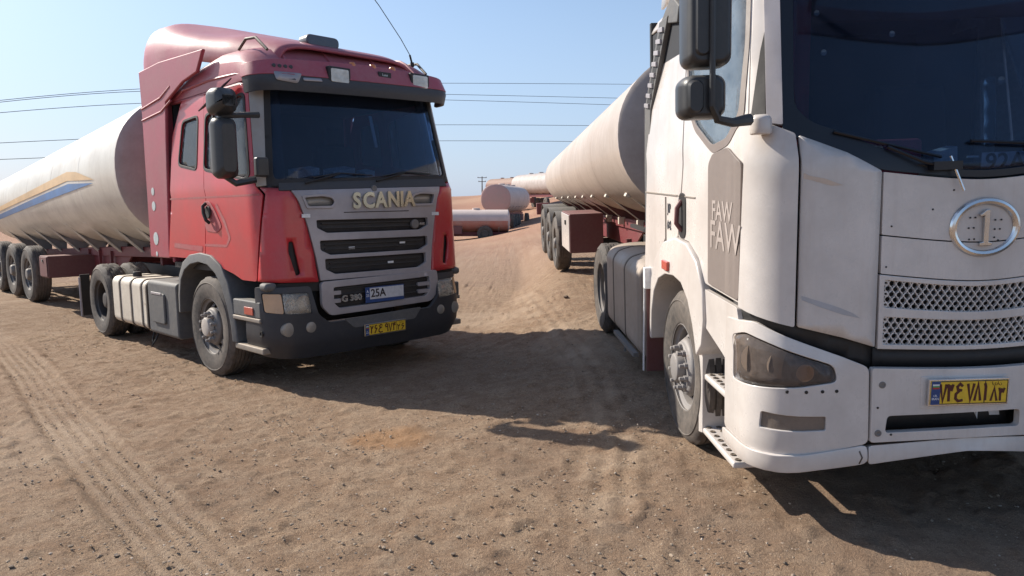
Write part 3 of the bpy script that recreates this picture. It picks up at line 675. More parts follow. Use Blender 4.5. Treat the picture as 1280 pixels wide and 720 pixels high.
# black gap and lower silver grille
lowX = Wrap([(.3, 1.34), (.9, 1.37), (1.05, 1.36)], [(.3, 1.17), (1.05, 1.215)], .24, .055)
skin('gap_strip', [fr(-1.15, .93), fr(1.15, .93), fr(1.15, 1.03), fr(-1.15, 1.03)], [], rw, 'black', T, .03, off=-.03)
lo = rpoly([fr(-.69, 1.02), fr(-.69, .78), fr(-.60, .68), fr(.66, .70), fr(.76, .80), fr(.76, 1.04)][::-1], .04)
lhol = rpoly([fr(-.56, .955), fr(-.56, .80), fr(-.50, .745), fr(.58, .765), fr(.64, .82), fr(.64, .975)][::-1], .02)
lg = skin('lower_grille', lo, [lhol], lowX, 'grille', T, .05, off=.012, bevel=.012)
skin('grille_mesh', [fr(-.60, .72), fr(.67, .73), fr(.67, .995), fr(-.60, .975)], [], lowX, 'mesh', lg, .004, off=-.03, bevel=0)
for z in (.80, .87, .93):
    skin('slat', [fr(-.55, z), fr(.63, z+.01), fr(.63, z+.022), fr(-.55, z+.012)], [], lowX, 'mesh', lg, .03, off=-.008, bevel=.003)
for g in (-1, 1):
    for z in (.82, .90):
        skin('grille_tab', rpoly([fr(g*.66, z-.02), fr(g*.48, z-.02), fr(g*.48, z+.02), fr(g*.66, z+.02)], .01), [], lowX, 'grille', lg, .03, off=.006, bevel=.005)
x = lowX(-.36, .84, .02)[0]
text('model_letters', 'G 380', .085, 'silver', lg, (x, -.37, .835), (-.04, 1, 0), (0, 0, 1), .006, bold=.003, sx=1.1)
m = MB(); x = lowX(.0, .84, .012)[0]+.01; m.box((x-.01, -.21, .765), (x, .27, .925), rot=(0, 0, 0)); pl = m.build('name_plate', 'plateblue', lg, bevel=.003)
m = MB(); m.box((x, -.16, .80), (x+.004, .26, .915)); m.build('plate_field', 'whiteplate', pl)
text('plate_letters', '25A', .115, 'ink', pl, (x+.005, -.06, .858), (0, 1, 0), (0, 0, 1), .001, bold=.002, sx=.95)
text('plate_letters', 'A\n25', .04, 'whitep', pl, (x+.001, -.187, .86), (0, 1, 0), (0, 0, 1), .001)
m = MB(); xx = rw(.02, 1.0, 0)[0]; m.box((xx-.01, -.04, .985), (xx+.02, .05, 1.02)); m.build('latch', 'whitep', T, bevel=.004)
# bumper: dark, wraps round, with lamp pockets
bw = Wrap([(.3, 1.36), (.45, 1.42), (.75, 1.42), (1.02, 1.36)], [(.3, 1.11), (.5, 1.19), (1.02, 1.195)], .26, .06, y0=-.04)
outer = [bw.sd(.78, .40), bw.sd(1.05, .33), fr(-.85, .30), fr(.85, .30), bw.sd(1.05, .36, 1), bw.sd(.80, .42, 1), bw.sd(.86, .80, 1), bw.sd(1.08, .80, 1), bw.sd(1.08, 1.0, 1), fr(.80, 1.0), fr(.76, .74), fr(.66, .64), fr(-.60, .62), fr(-.72, .72), fr(-.76, .99), bw.sd(1.08, 1.0), bw.sd(1.08, .80), bw.sd(.86, .80)]
hl = {}
bh = []
for g in (-1, 1):
    hl[g] = rpoly([fr(g*.78, .73), fr(g*.79, .93), fr(g*1.25, .945), fr(g*1.25, .765)], .02); bh.append(hl[g])
bump_ = skin('bumper', rpoly(outer, .04), bh, bw, 'plastic', T, .05, bevel=.012)
for g in (-1, 1):
    hb = skin('headlight', rpoly([fr(g*a, z) for a, z in ((.77, .72), (.78, .94), (1.27, .955), (1.27, .755))], .02), [], bw, 'black', T, .01, off=-.05, bevel=0)
    skin('lens', rpoly([fr(g*a, z) for a, z in ((.785, .735), (.79, .925), (1.045, .935), (1.045, .748))], .02), [], bw, 'lampglass', hb, .004, off=-.004, bevel=0)
    for yy, zz, rr in ((.855, .835, .072), (.985, .84, .050)):
        x, y, z = bw(g*yy, zz, -.06); m = MB(); m.lathe([(rr, x+.045), (rr*.92, x+.03), (rr*.7, x+.005), (rr*.4, x-.012), (.016, x-.016), (.014, x+.015), (.004, x+.02)], (0, y, z), 0, 24); m.build('reflector', 'bowl', hb)
    skin('lamp_trim', rpoly([fr(g*a, z) for a, z in ((.78, .73), (.785, .93), (1.05, .94), (1.05, .743))], .02), [[fr(g*.855+.066*math.cos(t), .835+.078*math.sin(t)) for t in [k*PI/8 for k in range(16)]], [fr(g*.985+.046*math.cos(t), .84+.052*math.sin(t)) for t in [k*PI/8 for k in range(16)]]], bw, 'rimlight', hb, .006, off=-.022, bevel=0)
    skin('indicator_lens', rpoly([fr(g*a, z) for a, z in ((1.055, .75), (1.055, .935), (1.24, .94), (1.24, .77))], .02), [], bw, MT['lens'] if 0 else surf('peach indicator lens', (.62, .36, .18), .2, dust=.15, coat=.5, bump=.02, sc=2, up=.1), hb, .012, off=-.002, bevel=.004)
    for yy, rr, r2 in ((1.02, .058, .058), (.80, .045, .055)):
        x, y, z = bw(g*yy, .60, .0); m = MB(); m.lathe([(rr*1.15, x-.04), (rr*1.15, x+.004), (rr, x+.008), (rr*.6, x+.012), (.01, x+.014)], (0, y, z), 0, 24)
        m.build('fog_lamp', 'fog', T)
    m = MB(); x, y, z = bw(g*1.30, .56, .0); m.lathe([(.03, y-g*.02), (.03, y+g*.008), (.018, y+g*.008), (.015, y)], (x, 0, z), 1, 16); m.build('bumper_bolt', 'black', bump_)
    m = MB(); x, y, z = bw(g*1.16, .99, .0); m.box((x-.10, y-.05, .96), (x+.04, y+.07, 1.04)); m.build('step_bracket', 'greyplastic', T, bevel=.03)
skin('bumper_inset', rpoly([fr(-.34, .54), fr(.42, .54), fr(.52, .66), fr(-.45, .64)], .03), [], bw, 'greyplastic', bump_, .01, off=.006, bevel=.005)
iran_plate(T, (1.445, -.02, .500), '۲۶ع۹۷۴۲۶', (0, 1, .0), (.03, 0, 1))
# entry steps and arch on both sides
for g in (-1, 1):
    Y = g*1.235
    m = MB(); m.box((.60, g*1.10, .70), (1.17, Y, .86)); sb = m.build('step_box', 'greyplastic', T, bevel=.015)
    m = MB(); m.box((.60, g*1.10, .66), (1.17, Y+g*.01, .70)); m.build('step_tread', 'step', sb, bevel=.008)
    m = MB(); m.box((.86, Y, .725), (1.04, Y+g*.012, .80)); m.build('side_marker', 'redlens', T, bevel=.005, label='small orange red side lamp on the step box')
    m = MB(); m.box((.62, g*1.02, .40), (1.19, g*1.10, .66)); m.build('step_back', 'black', T)
    m = MB(); m.box((.60, g*1.05, .36), (1.19, Y, .42)); m.build('step', 'step', T, bevel=.012, label='bottom entry step')
    # wheel arch: a band bent over the wheel
    pts = [(-.80, .60), (-.79, .80), (-.74, 1.02), (-.62, 1.17), (-.42, 1.26), (-.15, 1.29), (.12, 1.27), (.34, 1.18), (.50, 1.02), (.59, .80), (.64, .58), (.66, .42)]
    ins = [(-.72, .60), (-.70, .80), (-.64, .98), (-.53, 1.09), (-.36, 1.16), (-.14, 1.19), (.08, 1.17), (.26, 1.09), (.40, .95), (.50, .76), (.56, .58), (.58, .42)]
    m = MB(); n_ = len(pts)
    rings = []
    for (a, b_), (c_, d0) in zip(pts, ins): rings.append([(a, Y, b_), (c_, Y+g*.02, d0), (c_, g*.78, d0), (a, g*.78, b_)])
    m.loft(rings); m.build('wheel_arch', 'greyplastic', T, bevel=.012)
    m = MB(); m.prism([(-.66, .62), (-.6, .9), (-.3, 1.1), (.1, 1.1), (.4, .9), (.52, .5)], 1, g*.74, g*.78); m.build('arch_liner', 'black', T)
    # tank / box between the axles
    if g < 0:
        prof = rrect(-1.235, .28, -.70, .90, .09, 5)
        def tk(x0, x1, mt, nm, lab=None):
            m = MB(); m.prism(prof, 0, x0, x1); return m.build(nm, mt, ft if nm == 'tank_section' and ft_ok else T, bevel=.02, label=lab)
        m = MB(); m.prism(prof, 0, -3.10, -1.78); ft = m.build('fuel_tank', 'fueltank', T, bevel=.03, label='beige rust streaked fuel tank')
        p2 = rrect(-1.245, .27, -.69, .91, .095, 5)
        for xs_ in (-2.78, -2.36, -1.98, -1.80):
            m = MB(); m.prism(p2, 0, xs_-.022, xs_+.022); m.build('strap', 'strap', ft, bevel=.003)
        m = MB(); m.lathe([(.055, .90), (.055, .95), (.045, .965), (.01, .965)], (-2.62, -1.06, 0), 2, 18); m.build('fuel_cap', 'black', ft, bevel=.004)
        m = MB(); m.prism(rrect(-1.235, .27, -.70, .92, .05, 4), 0, -1.76, -.86); bx = m.build('battery_box', 'greyplastic', T, bevel=.02, label='grey ribbed box behind the front wheel')
        m = MB(); m.prism(rrect(-1.60, .42, -1.18, .78, .04, 3), 1, -1.228, -1.262); m.build('box_cover', 'greyplastic', bx, bevel=.015)
        m = MB(); m.box((-1.56, -1.268, .76), (-1.24, -1.258, .79)); m.build('box_cover', 'grille', bx, bevel=.01)
        m = MB(); m.tube([(-1.86, -1.15, .28), (-1.86, -1.18, .16), (-1.82, -1.2, .10), (-1.80, -1.16, .17), (-1.82, -1.1, .28)], .012, 6); m.build('hook', 'black', ft)
    else:
        m = MB(); m.prism(rrect(.70, .30, 1.22, .90, .08, 4), 0, -2.9, -.95); m.build('fuel_tank', 'greyplastic', T, bevel=.02)
# chassis of the tractor
m = MB()
for g in (-1, 1): m.box((-4.6, g*.38-.04, .72), (1.1, g*.38+.04, .98))
for x in (-4.55, -3.2, -2.2, -1.2, .6): m.box((x-.06, -.36, .76), (x+.06, .36, .94))
m.build('chassis_frame', 'black', T, bevel=.01)
m = MB(); m.box((-.6, -.5, .55), (.9, .5, 1.08)); m.box((-.9, -.45, .5), (-.2, .45, 1.0)); m.build('engine', 'black', T, bevel=.05)
m = MB(); m.prism([(-4.3, 1.08), (-3.0, 1.12), (-2.9, 1.18), (-3.2, 1.24), (-3.9, 1.24), (-4.4, 1.12)], 1, -.45, .45); m.build('fifth_wheel', 'black', T, bevel=.01)
m = MB()
for x, w_ in ((0, 1.0), (-3.7, .8)): m.tube([(x, -w_, .53), (x, w_, .53)], .07, 10)
m.lathe([(.22, -.2), (.28, 0), (.22, .2)], (-3.7, 0, .53), 0, 16); m.build('axles', 'black', T)
m = MB()
for k in range(3):
    pts = []; 
    for i in range(60): a = i/60*2*PI*9; pts.append((-1.08-.55*i/60, -.25+.22*k+.05*math.cos(a), 1.55-.5*math.sin(PI*i/60)+.05*math.sin(a)))
    m.tube(pts, .009, 5)
m.build('air_hoses', 'black', T)
for g in (-1, 1):
    w0 = wheel(T, (0, g*1.235, .515), g, .53, .30, 'steer', n=80)
    w1 = wheel(T, (-3.7, g*1.235, .515), g, .515, .29, 'drive', 'rimdark', 'rimdark', n=90)
    w2 = wheel(T, (-3.7, g*.905, .515), g, .515, .29, 'drive', 'rim', 'rim', nuts=False, n=72)
    m = MB(); m.box((-4.62, g*1.23, .22), (-4.59, g*1.10, .84), rot=(0, .03, 0)); m.build('mud_flap', 'black', T)
    m = MB(); m.tube([(-4.58, g*1.24, .80), (-4.58, g*1.24, .22)], .016, 6); m.build('flap_edge', 'grille', T)
# roof shell
def roofz(x, y):
    e = lerpt([(-1.1, 2.98), (-.87, 3.01), (-.36, 3.13), (.25, 3.19), (.8, 3.14), (1.1, 3.04)], x)
    q = min(1, abs(y)/1.14); d = min(1, max(0, (1.12-x)/.5))
    return e+.23*max(0, 1-q**5)**.6*(1-(1-d)**2.2)+.04*y*1.0
m = MB(); xs2 = [-1.05+i*2.17/22 for i in range(23)]; rings = []
for x in xs2:
    ring = []
    for j in range(29):
        t = -1+2*j/28; y = 1.135*math.sin(t*PI/2)*(1-.06*max(0, (x-.7)/.42)**2); ring.append((x, y, roofz(x, y)))
    rings.append([(x, -1.125, 2.94)]+ring+[(x, 1.125, 2.97)])
m.loft(rings, caps=True, closed=False); m.build('roof', 'redglare', T, fix=True, ang=60)
m = MB(); v = []
for y in (-.75, -.25, .3, .8):
    m.tube([(1.06-.012*i*i/1.0-.0, y, roofz(1.05-.1*i, y)+.004) for i in range(1)]+[(1.05-.1*i, y, roofz(1.05-.1*i, y)+.004) for i in range(1, 12)], .016, 6)
m.build('roof_rib', 'redglare', T)
for g in (-1, 1):
    skin('roof_side', [rw.sd(-1.04, 2.97, g), rw.sd(1.14, 2.95, g), rw.sd(.85, 3.14, g), rw.sd(.3, 3.22, g), rw.sd(-.36, 3.17, g), rw.sd(-.9, 3.03, g)][::1], [], rw, 'redglare', T, .03, off=.003)
    m = MB(); m.tube([(-.95, g*1.10, 2.93), (-.55, g*1.135, 3.02), (.1, g*1.13, 3.04), (.7, g*1.12, 3.02), (1.0, g*1.09, 2.98)], .014, 6); m.build('gutter', 'redglare', T)
    m = MB(); m.tube([(.50, g*.98, 3.30), (.66, g*.98, 3.375), (.84, g*.97, 3.36), (1.02, g*.95, 3.22)], .015, 6); m.build('roof_rail', 'strap', T)
# roof wind deflector
def dz_(x): return lerpt([(-1.66, 3.86), (-1.55, 3.95), (-1.2, 3.92), (-.7, 3.80), (-.2, 3.66), (.3, 3.53), (.8, 3.40), (1.02, 3.30)], x)
m = MB(); rings = []
for i in range(30):
    x = -1.66+2.62*(i/29); zt = dz_(x); hw = lerpt([(-1.66, 1.14), (-1.5, 1.19), (-1.0, 1.19), (-.3, 1.14), (.3, 1.02), (.96, .80)], x); zb = lerpt([(-1.66, 3.32), (-.9, 3.34), (-.3, 3.30), (.1, 3.22), (.4, 3.15), (.96, 3.12)], x); zb = min(zb, zt-.02)
    ring = [(x+.03, -hw+.03, zb), (x, -hw, zb)]
    for j in range(33):
        t = -1+2*j/32; y = hw*math.copysign(abs(math.sin(t*PI/2)), t); q = abs(y)/hw
        zz = zb+(zt-zb)*(max(0, 1-q**6))**.36
        if abs(y) > hw*.5 and -1.2 < x < .3: zz -= .06*math.sin(PI*(x+1.2)/1.5)*math.sin(PI*(q-.5)/.5)
        ring.append((x, y, max(zz, zb+.002)))
    ring += [(x, hw, zb), (x+.03, hw-.03, zb)]; rings.append(ring)
m.loft(rings, caps=False, closed=False)
df = m.build('roof_deflector', 'redglare', T, fix=True, ang=70); md = df.modifiers.new('solid', 'SOLIDIFY'); md.thickness = .03; md.offset = -1
# sun visor over the windscreen
vw = Wrap([(2.8, 1.24), (2.95, 1.27), (3.2, 1.16)], [(2.8, 1.15), (3.0, 1.18), (3.2, 1.14)], .22, .05, k=.03, kz=2.4)
vb = skin('sun_visor', rpoly([vw.sd(.92, 2.84), fr(-.9, 2.85), fr(.9, 2.85), vw.sd(.92, 2.84, 1), vw.sd(.92, 2.99, 1), fr(.9, 3.01), fr(-.9, 3.01), vw.sd(.92, 2.99)], .03), [], vw, 'plastic', T, .03, bevel=.008)
vr = skin('visor_top', rpoly([vw.sd(.92, 2.985), fr(-.9, 3.0), fr(.9, 3.0), vw.sd(.92, 2.985, 1), vw.sd(.90, 3.10, 1), fr(.9, 3.15), fr(0, 3.18), fr(-.9, 3.15), vw.sd(.90, 3.10)], .03), [], vw, 'redglare', T, .03, off=.008, bevel=.01)
m = MB()
for i in range(21):
    pass
for y0, z0 in ((-.42, 3.03), (.60, 3.06)):
    x, y, z = vw(y0+.10, z0, .01); m = MB(); m.box((x-.05, y-.125, z-.085), (x+.012, y+.125, z+.085)); sl = m.build('spot_lamp', 'black', T, bevel=.01)
    m = MB(); m.prism(rrect(y-.10, z-.065, y+.10, z+.065, .015), 0, x+.008, x+.02); m.build('lens', 'lens', sl, bevel=.004)
for y0 in (-.11, .14, .39):
    x, y, z = vw(y0, 3.17, .01); m = MB(); m.lathe([(.035, z-.03), (.038, z+.005), (.028, z+.022), (.01, z+.028)], (x-.03, y, 0), 2, 16); m.build('marker_lamp', 'amber', T)
m = MB(); x, y, z = vw(.24, 3.09, .012); m.box((x-.01, y-.08, z-.03), (x+.006, y+.08, z+.03)); vn = m.build('visor_label', 'black', T, bevel=.003)
text('label_letters', 'Luxe', .035, 'silver', vn, (x+.007, y, z), (0, 1, 0), (0, 0, 1), .001)
for a, z0 in ((-.86, 3.02), (-.62, 2.97)):
    skin('peeled_patch', rpoly([fr(a-.13, z0-.08), fr(a+.08, z0-.10), fr(a+.14, z0+.0), fr(a-.14, z0)] if a < -.8 else [fr(a-.10, z0-.02), fr(a+.10, z0-.015), fr(a+.09, z0+.015), fr(a-.10, z0+.01)], .02), [], vw, 'grille', vb, .003, off=.010, bevel=0, label='pale worn patch')
for k in range(4):
    x, y, z = vw(-.98+.055*k, 3.075, .012); m = MB(); m.lathe([(.018, x-.01), (.018, x+.004), (.008, x+.006)], (0, y, z), 0, 10); m.build('visor_stud', 'plastic', vr)
# beacon, antenna
m = MB(); m.prism(rrect(-.40, 3.38, -.02, 3.50, .05), 0, .62, .80); m.build('roof_beacon', surf('blue black beacon', (.02, .035, .07), .3, dust=.1, bump=0, coat=.4), T, bevel=.02)
m = MB(); m.tube([(.72, -.3, 3.36), (.72, -.3, 3.40)], .03, 8); m.tube([(.72, -.1, 3.36), (.72, -.1, 3.40)], .03, 8); m.build('beacon_foot', 'black', T)
m = MB(); m.tube([(.8, .93, 3.33), (.8, .93, 3.38)], .022, 8); m.tube([(.8, .93, 3.36), (.8, .90, 3.46)], .012, 6); m.tube([(.8, .90, 3.46), (.8, .78, 3.62), (.8, .50, 3.93), (.8, .32, 4.10), (.8, -.1, 4.5)], .0045, 5); m.build('antenna', 'black', T)
# mirrors, both sides
for g in (-1,):
    Y = g*1.46
    m = MB(); rings = []
    for x_, hy, z0, z1 in ((1.00, .06, 2.07, 2.47), (1.03, .092, 2.02, 2.52), (1.10, .105, 2.00, 2.54), (1.17, .095, 2.01, 2.53), (1.22, .06, 2.06, 2.48)):
        rings.append([(x_, Y+a*hy/.125, b_) for a, b_ in rrect(-.125, z0, .125, z1, .06, 5)])
    m.loft(rings); mm = m.build('mirror', 'mirror', T, bevel=.01, label='tall black main mirror housing')
    m = MB(); rings = []
    for x_, hy, z0, z1 in ((.99, .06, 2.60, 2.75), (1.02, .10, 2.565, 2.79), (1.10, .112, 2.56, 2.80), (1.20, .10, 2.58, 2.79), (1.26, .055, 2.63, 2.73)):
        rings.append([(x_, Y+a*hy/.125, b_) for a, b_ in rrect(-.125, z0, .125, z1, .07, 5)])
    m.loft(rings); m.build('mirror', 'mirror', T, bevel=.01, label='small wide angle mirror housing')
    m = MB(); m.tube([(1.08, Y, 2.50), (1.08, Y, 2.62)], .022, 8); m.build('mirror_arm', 'mirror', T); m = MB(); m.tube([(1.10, Y, 2.555), (1.14, g*1.30, 2.575), (1.14, g*1.13, 2.59)], [.024, .026, .03], 8)
    m.build('mirror_arm', 'mirror', T); m = MB(); m.tube([(1.10, Y, 2.02), (1.14, g*1.38, 1.96), (1.15, g*1.2, 2.0)], [.022, .03, .035], 8); m.build('mirror_arm', 'mirror', T)
    m = MB(); m.box((1.16, g*1.10, 2.02), (1.24, g*1.22, 2.2)); m.build('mirror_foot', 'mirror', T, bevel=.02)
    # wind deflector over the door window
    m = MB(); m.add([(.12, g*1.19, 2.78), (.70, g*1.17, 2.98), (.74, g*1.27, 2.90), (.16, g*1.28, 2.72)], [(0, 1, 2, 3)]); o = m.build('window_visor', 'plastic', T); o.modifiers.new('s', 'SOLIDIFY').thickness = .012
# ================================================================== RED TRUCK'S TANK TRAILER
def tank_pt(x, th, P, off=0.):
    """P: (x, half width, half height, centre z) stations"""
    a = lerpt([(q[0], q[1]) for q in P], x)+off; b_ = lerpt([(q[0], q[2]) for q in P], x)+off; zc = lerpt([(q[0], q[3]) for q in P], x)
    c_, s2 = math.cos(th), math.sin(th); e = .9
    return (x, a*math.copysign(abs(c_)**e, c_), zc+b_*math.copysign(abs(s2)**e, s2))
def tank_body(Th, P, x0, x1, mt, headmt, nseg=64, ribs=(), cone=False):
    m = MB(); xs_ = [x0+(x1-x0)*i/24 for i in range(25)]
    m.loft([[tank_pt(x, 2*PI*k/nseg, P) for k in range(nseg)] for x in xs_], caps=False)
    body = m.build('tank_shell', mt, Th, ang=80)
    for xe, sg in ((x0, 1 if x0 > x1 else -1), (x1, -1 if x0 > x1 else 1)):
        m = MB(); rings = []
        for f_, d in ((1.0, -.03), (1.004, .012), (.985, .03), (.93, .055), (.75, .10), (.5, .135), (.25, .15), (.03, .155)):
            zc = lerpt([(q[0], q[3]) for q in P], xe); rings.append([(xe+sg*d, p[1]*f_, zc+(p[2]-zc)*f_) for p in [tank_pt(xe, 2*PI*k/nseg, P) for k in range(nseg)]])
        m.loft(rings, caps=True); m.build('tank_head', headmt, Th, ang=50)
    for x in ribs:
        m = MB(); m.loft([[tank_pt(x+d, 2*PI*k/nseg, P, o) for k in range(nseg)] for d, o in ((-.014, -.002), (-.008, .002), (.008, .002), (.014, -.002))], caps=False); m.build('weld_seam', mt, body)
    return body
TP = [(-11.6, 1.15, .78, 1.93), (-3.0, 1.235, 1.03, 2.30), (-2.6, 1.235, 1.03, 2.31)]
TR = Thing('tanker_trailer', RED, (-6.5, 0, 0), 'cream tank trailer with blue and orange stripe behind the red cab', 'tank trailer')
tb = tank_body(TR, TP, -2.62, -11.5, 'tank', 'tankhead', ribs=(-4.3, -5.9, -7.6, -9.4))
def tank_decal(nm, poly, mt, off=.005):
    """poly in (x, z) on the right side of the tank"""
    def fm(u, v, o):
        zc = lerpt([(q[0], q[3]) for q in TP], u); b_ = lerpt([(q[0], q[2]) for q in TP], u); s2 = max(-1, min(1, (v-zc)/b_)); s3 = math.copysign(abs(s2)**(1/.9), s2); th = PI-math.asin(s3)
        return tank_pt(u, th, TP, o)
    skin(nm, poly, [], fm, mt, tb, 0, d=.07, off=.007, bevel=0)
tank_decal('stripe', [(-10.6, 1.74), (-10.0, 1.80), (-4.85, 2.33), (-3.55, 2.19), (-4.26, 2.24), (-4.85, 2.255), (-10.0, 1.78)][::-1] if 0 else [(-10.8, 1.80), (-4.9, 2.235), (-3.55, 2.20), (-4.4, 2.345), (-4.9, 2.37), (-10.8, 1.87)], 'orange')
tank_decal('stripe', [(-10.8, 1.66), (-6.4, 1.97), (-3.58, 2.155), (-4.85, 2.19), (-6.4, 2.08), (-10.8, 1.74)], 'blue')
m = MB(); m.box((-2.46, -.90, 1.80), (-2.36, -.80, 2.10)); m.build('document_box', 'greypale', TR, bevel=.01)
# walkway rail on top, bearers, rails
m = MB()
tz0 = lambda x: lerpt([(q[0], q[2]+q[3]) for q in TP], x)
m.tube([(-2.9, -.32, tz0(-2.9)+.02), (-3.0, -.32, tz0(-3)+.07), (-11.3, -.32, tz0(-11.3)+.07)], .03, 6); m.tube([(-2.9, .32, tz0(-2.9)+.02), (-3.0, .32, tz0(-3)+.07), (-11.3, .32, tz0(-11.3)+.07)], .03, 6)
m.build('walkway_rail', 'grille', TR)
for x in (-4.2, -6.2, -8.2, -10.2):
    m = MB(); m.lathe([(.26, tz0(x)-.04), (.26, tz0(x)+.06), (.22, tz0(x)+.09), (.05, tz0(x)+.10)], (x, 0, 0), 2, 24); m.build('manhole', 'tank', TR, bevel=.008)
for i, x in enumerate((-3.10, -4.0, -5.0, -6.1, -7.3, -8.5, -9.6, -10.8)):
    zb = lerpt([(-11, .98), (-3, 1.16)], x)
    for g in (-1, 1):
        zc = lerpt([(q[0], q[3]) for q in TP], x); pa = [p for p in (tank_pt(x, PI*(1+t) if g < 0 else -PI*t, TP, -.01) for t in (.20, .27, .34, .40))]
        poly = [(p[1], p[2]) for p in pa]
        m = MB(); m.prism([(poly[0][0]*1.0, poly[0][1]-.0)]+poly[1:]+[(g*.42, zb+.01), (g*.50, zb+.01)], 0, x-.02, x+.02); m.build('bearer', 'tankhead', TR)
        m = MB(); a = Vector((x, poly[0][0], poly[0][1])); b_ = Vector((x, g*.50, zb+.01)); nrm = Vector((0, g*.5, -.8)).normalized()*.012
        m.add([a+Vector((-.07, 0, 0)), a+Vector((.07, 0, 0)), b_+Vector((.07, 0, 0)), b_+Vector((-.07, 0, 0)), a+nrm+Vector((-.07, 0, 0)), a+nrm+Vector((.07, 0, 0)), b_+nrm+Vector((.07, 0, 0)), b_+nrm+Vector((-.07, 0, 0))], [(0,1,2,3),(4,7,6,5),(0,4,5,1),(1,5,6,2),(2,6,7,3),(3,7,4,0)])
        m.build('bearer_flange', 'tank', TR)
m = MB()
for g in (-1, 1):
    m.prism([(-11.6, .92), (-2.2, 1.12), (-2.2, 1.26), (-4.9, 1.22), (-11.6, 1.0)], 1, g*.42, g*.52)
    m.prism([(-11.6, .68), (-5.0, .84), (-4.6, 1.08), (-11.6, .93)], 1, g*.455, g*.485)
    m.box((-11.6, g*.40, .66), (-5.0, g*.54, .69), rot=(0, -.024, 0))
for x in (-11.4, -10, -8.8, -7.6, -6.4, -5.2, -3.5): m.box((x-.04, -.44, .82+.02*(x+11)), (x+.04, .44, .98+.02*(x+11)))
m.build('trailer_frame', 'frame', TR, bevel=.006)
for x in (-5.4, -6.0, -6.6):
    m = MB(); m.box((x-.02, -.56, .80), (x+.02, -.52, 1.14)); m.build('frame_rib', 'frame', TR)
m = MB(); m.box((-2.9, -.80, 1.20), (-2.2, -.50, 1.235)); m.tube([(-2.55, -.8, 1.235), (-2.55, -.8, 1.45)], .014, 6); m.lathe([(.03, 1.235), (.05, 1.27), (.03, 1.29)], (-2.7, -.68, 0), 2, 10); m.build('coupling_plate', 'frame', TR)
m = MB(); m.box((-7.02, -1.2, .68), (-6.52, -.38, 1.05)); sb = m.build('side_box', 'maroonbox', TR, bevel=.012, label='maroon toolbox hanging under the tank')
m = MB(); m.box((-7.0, -1.215, .70), (-6.54, -1.20, 1.03)); m.build('box_door', 'maroonbox', sb, bevel=.006)
m = MB(); m.box((-6.8, -1.23, .95), (-6.74, -1.212, .99)); m.build('box_latch', 'rim', sb)
m = MB(); m.box((-7.0, .42, .66), (-6.5, 1.2, 1.05)); m.build('side_box', 'maroonbox', TR, bevel=.012)
m = MB()
for g in (-1, 1): m.tube([(-5.05, g*.6, .95), (-5.05, g*.6, .3)], .04, 8); m.box((-5.17, g*.6-.1, .26), (-4.93, g*.6+.1, .3))
m.build('landing_leg', 'frame', TR)
for i, x in enumerate((-7.88, -9.13, -10.38)):
    zc = .18+.515-.01+.02*i
    for g in (-1, 1):
        wheel(TR, (x, g*1.235, zc), g, .515, .29, 'trailer', 'rim', 'rim', nuts=g < 0, n=60)
    m = MB(); m.tube([(x, -1, zc), (x, 1, zc)], .065, 10); m.box((x-.45, -.46, zc+.10), (x+.45, -.38, zc+.20)); m.box((x-.45, .38, zc+.10), (x+.45, .46, zc+.20)); m.build('axle', 'black', TR)
m = MB(); m.tube([(-6.6, -.55, .9), (-7.3, -.9, .98), (-11.2, -.95, 1.02)], .03, 8); m.build('hose_tube', 'rim', TR)

# ================================================================== WHITE TRACTOR
WT = Thing('tractor_truck', WHT, (0, 0, 0), 'white tractor truck with perforated grille, oval chrome emblem and dark windscreen', 'truck')
class WrapW(Wrap):
    """front lines droop a little towards the middle"""
    D = [(.3, -.05), (.5, -.01), (.8, .05), (1.0, .07), (1.3, .15), (1.9, .15), (2.1, .12), (2.5, .16), (2.8, .12)]
    def __call__(s, u, z, off=0.):
        x, y, zz = Wrap.__call__(s, u, z, off); yy = y-s.y0
        q = max(0, .72-math.sqrt(yy*yy+.04)); return (x, y, zz-lerpt(s.D, z)*q)
Y0 = -.13
ww = WrapW([(1.0, 1.41), (1.9, 1.39), (2.0, 1.35), (2.7, 1.12), (3.1, .98)], [(1.0, 1.12), (2.0, 1.12), (2.9, 1.05), (3.1, 1.0)], .27, .02, y0=Y0)
F = lambda y, z: (y-Y0, z)
Yr, Yl = -1.25, 1.25+2*Y0
